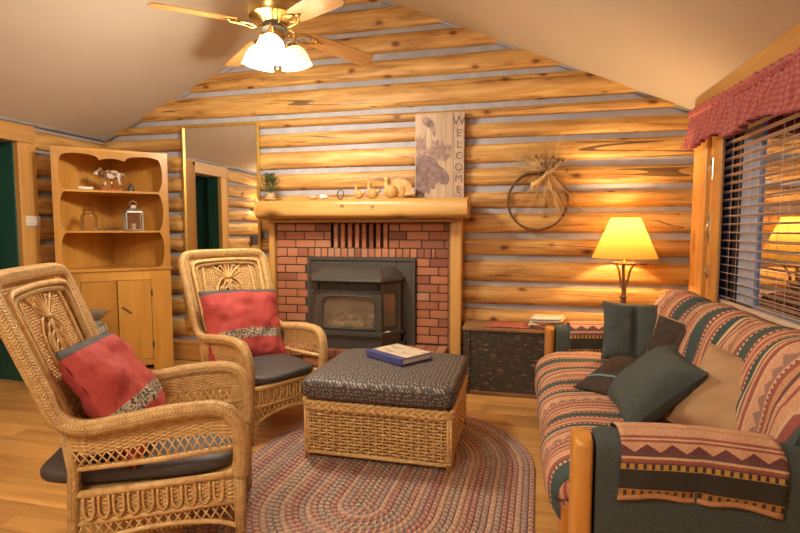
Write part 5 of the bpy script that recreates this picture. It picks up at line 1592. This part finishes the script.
def cover(yc, hw, x0, x1, out, drop_out, drop_in):
    """cloth laid over an arm; out = -1 when the outer side faces the camera"""
    pts = []
    r_ = hw + .012
    pts.append((r_ * 1.05, drop_out)); pts.append((r_ * 1.03, drop_out + (.5 - drop_out) * .5)); pts.append((r_ * 1.03, .50))
    for i in range(13):
        a = math.pi * i / 12; pts.append((r_ * math.cos(a), .545 + .085 * math.sin(a)))
    pts.append((-r_, .50)); pts.append((-r_, drop_in))
    C = catmull([(p[0], p[1], 0) for p in pts], 4); acc = [0]
    for i in range(1, len(C)): acc.append(acc[-1] + (C[i] - C[i - 1]).length)
    tot = acc[-1]; NV = len(C) - 1
    def fn(u, v):
        i = round(v * NV); p = C[i]; x = x0 + (x1 - x0) * u
        w_ = .010 * noise.noise(Vector((u * 6, acc[i] * 6, yc))) 
        dip = -.018 * math.exp(-((u - .5) / .05) ** 2) * (1 if p.y < .45 else .25)
        hem = .012 * math.sin(u * math.pi * 2 * 1.0) ** 2 if i < 3 else 0
        return (x - SO.x + .012 * math.sin(acc[i] * 9), yc - SO.y + out * (p.x + w_ + dip * (1 if p.x > 0 else -1)), p.y + .3 * w_ + hem + .012 * math.sin(u * math.pi))
    m = MB(); m.grid(fn, 30, NV, uvfn=lambda u, v: (u * (x1 - x0), acc[round(v * NV)] / tot))
    o = build('arm_cover', m, M['armcover'], sofa); o.modifiers.new('t', 'SOLIDIFY').thickness = .007
yc, hw = arm(SY0, SY0 + AT); cover(yc, hw, .325, .80, -1, .41, .44)
yc2, hw2 = arm(SY1 - AT, SY1); cover(yc2, hw2, .345, .86, -1, .40, .36)
# seat: padded cover with stripes running from back to front
XF = .105
prof = [(.98, .44), (.85, .455), (.65, .46), (.45, .458), (.28, .448), (.19, .425), (.135, .385), (.115, .33), (.115, .27), (.125, .215), (.15, .205)]
C = catmull([(x, z, 0) for x, z in prof], 5); acc = [0]
for i in range(1, len(C)): acc.append(acc[-1] + (C[i] - C[i - 1]).length)
NV = len(C) - 1
def seat_fn(u, v):
    i = round(v * NV); p = C[i]; yy = SY0 + AT + (SY1 - SY0 - 2 * AT) * u
    k = math.sin(u * math.pi * 3) ** 2
    puff = (k ** .35 - .8) * .024
    edge = 1 - .5 * (abs(2 * u - 1) ** 14)
    w_ = .010 * noise.noise(Vector((yy * 5, acc[i] * 6, 1)))
    x = p.x - (puff * 1.4 if p.x < .25 else 0) + w_ + .02 * (1 - edge)
    z = p.y + (puff if p.y > .3 else 0) + w_ - .02 * (1 - edge)
    return (x - SO.x, yy - SO.y, z)
m = MB(); m.grid(seat_fn, 120, NV, uvfn=lambda u, v: (acc[round(v * NV)], u * 1.76 + .012 * noise.noise(Vector((u * 9, v * 4, 0)))))
for uu in (0.0, 1.0):                        # closed ends
    ring = [seat_fn(uu, i / NV) for i in range(NV + 1)]
    cpt = Vector((.42 - SO.x, ring[0][1], .36))
    m.add([cpt] + ring, [(0, i + 1, i + 2) for i in range(NV)], [(.3, .13)] + [(acc[i], .115 + .35 * acc[i]) for i in range(NV + 1)])
o = build('seat_cover', m, M['serape'], sofa); o.modifiers.new('t', 'SOLIDIFY').thickness = .012
sob('seat_cushion', .22, .98, SY0 + AT + .02, SY1 - AT - .02, .27, .40, M['navy'], .03, 3)
# back: three plump sections under one cover
bp = [(.80, .40), (.815, .50), (.845, .64), (.88, .78), (.925, .865), (.985, .90), (1.05, .895), (1.10, .85), (1.115, .70), (1.115, .45), (1.115, .2)]
Cb = catmull([(x, z, 0) for x, z in bp], 5); accb = [0]
for i in range(1, len(Cb)): accb.append(accb[-1] + (Cb[i] - Cb[i - 1]).length)
NB = len(Cb) - 1
BY0, BY1 = SY0 + .06, SY1 - .10
def back_fn(u, v):
    i = round(v * NB); p = Cb[i]; yy = BY0 + (BY1 - BY0) * u
    k = math.sin(u * math.pi * 3) ** 2; puff = (k ** .4 - .75) * .045
    end = abs(2 * u - 1) ** 10
    fold = .014 * noise.noise(Vector((yy * 7, accb[i] * 3, 4))) + .010 * noise.noise(Vector((yy * 16 + accb[i] * 5, accb[i] * 4, 9)))
    fr = p.x < 1.0
    x = p.x - (puff + fold if fr else 0) + .03 * end * (1 if fr else -1); z = p.y + (fold + puff * .5 if p.y > .6 else 0) - .035 * end * (1 if p.y > .7 else 0)
    return (x - SO.x, yy - SO.y, z)
m = MB(); m.grid(back_fn, 130, NB, uvfn=lambda u, v: (accb[round(v * NB)], u * 1.94 + .12 * accb[round(v * NB)] + .03 * noise.noise(Vector((u * 6, v * 5, 2)))))
o = build('back_cover', m, M['serape'], sofa); o.modifiers.new('t', 'SOLIDIFY').thickness = .012
m = MB()
pr = [(.85, .2), (.86, .6), (.95, .84), (1.05, .86), (1.095, .8), (1.095, .2)]
vs = [(x - SO.x, y - SO.y, z) for y in (BY0 + .02, BY1 - .02) for x, z in pr]; n = len(pr)
m.add(vs, [tuple(range(n)), tuple(range(2 * n - 1, n - 1, -1))] + [(i, n + i, n + (i + 1) % n, (i + 1) % n) for i in range(n)])
build('backrest', m, M['navy'], sofa, smooth=False, fix=True)

# ---- scatter pillows: (centre, face normal, up)
def pm(c0, nrm, up):
    zd = Vector(nrm).normalized(); return frame_matrix(c0, Vector(up).cross(zd), zd)
pillow('green_pillow', .41, .39, .11, M['navy'], pm((.735, 3.47, .64), (-.15, -.93, .32), (.05, .30, .95)), 'creased dark green pillow standing against the far sofa arm', 'sofa pillows', .0, 2, .01, fold=.03)
pillow('brown_pillow', .38, .36, .12, M['brownc'], pm((.845, 2.92, .63), (-.66, -.68, .32), (.28, .10, .95)), 'dark brown pillow leaning on the sofa back', 'sofa pillows', 0, 5, .012, piping=M['tan'])
bpil = pillow('brown_pillow', .40, .40, .10, M['brownc'], pm((.56, 2.78, .525), (-.18, -.22, .95), (.62, .70, .25)), 'brown pillow with a pale teal stripe lying flat on the seat', 'sofa pillows', .01, 7, .012)
m = MB()
for (yy) in (-.10,):
    pts = []
    for i in range(25):
        a = -1 + 2 * i / 24; b = yy / .2
        th = max(0, (1 - a ** 4) * (1 - b ** 4)) ** .6
        q = .012 * noise.noise(Vector((a * 2.2 + 7, b * 2.2, .6 + 14))) + .006 * noise.noise(Vector((a * 6 + 7, b * 5, 1)))
        pts.append((.2 * a * (1 - .07 * (1 - b * b) * a * a), yy * (1 - .07 * (1 - a * a) * b * b) - .006 * a * a, .05 * th + q * (.3 + .7 * th) - .01 * a * a + .002))
    m.tube(pts, .009, 6, flat=.35, up=(0, 0, 1))
build('teal_stripe', m, M['teal'], bpil)
pillow('green_pillow', .43, .40, .17, M['navy'], pm((.59, 2.42, .60), (-.68, -.05, .73), (.73, .0, .68)), 'plump dark green pillow leaning in front of the tan one', 'sofa pillows', .0, 9, .012)
pillow('tan_pillow', .40, .38, .17, M['tan'], pm((.85, 2.20, .615), (-.52, -.66, .54), (.50, .28, .82)), 'plain tan suede pillow beside the near sofa arm', 'sofa pillows', .0, 12, .01, piping=M['tan'])
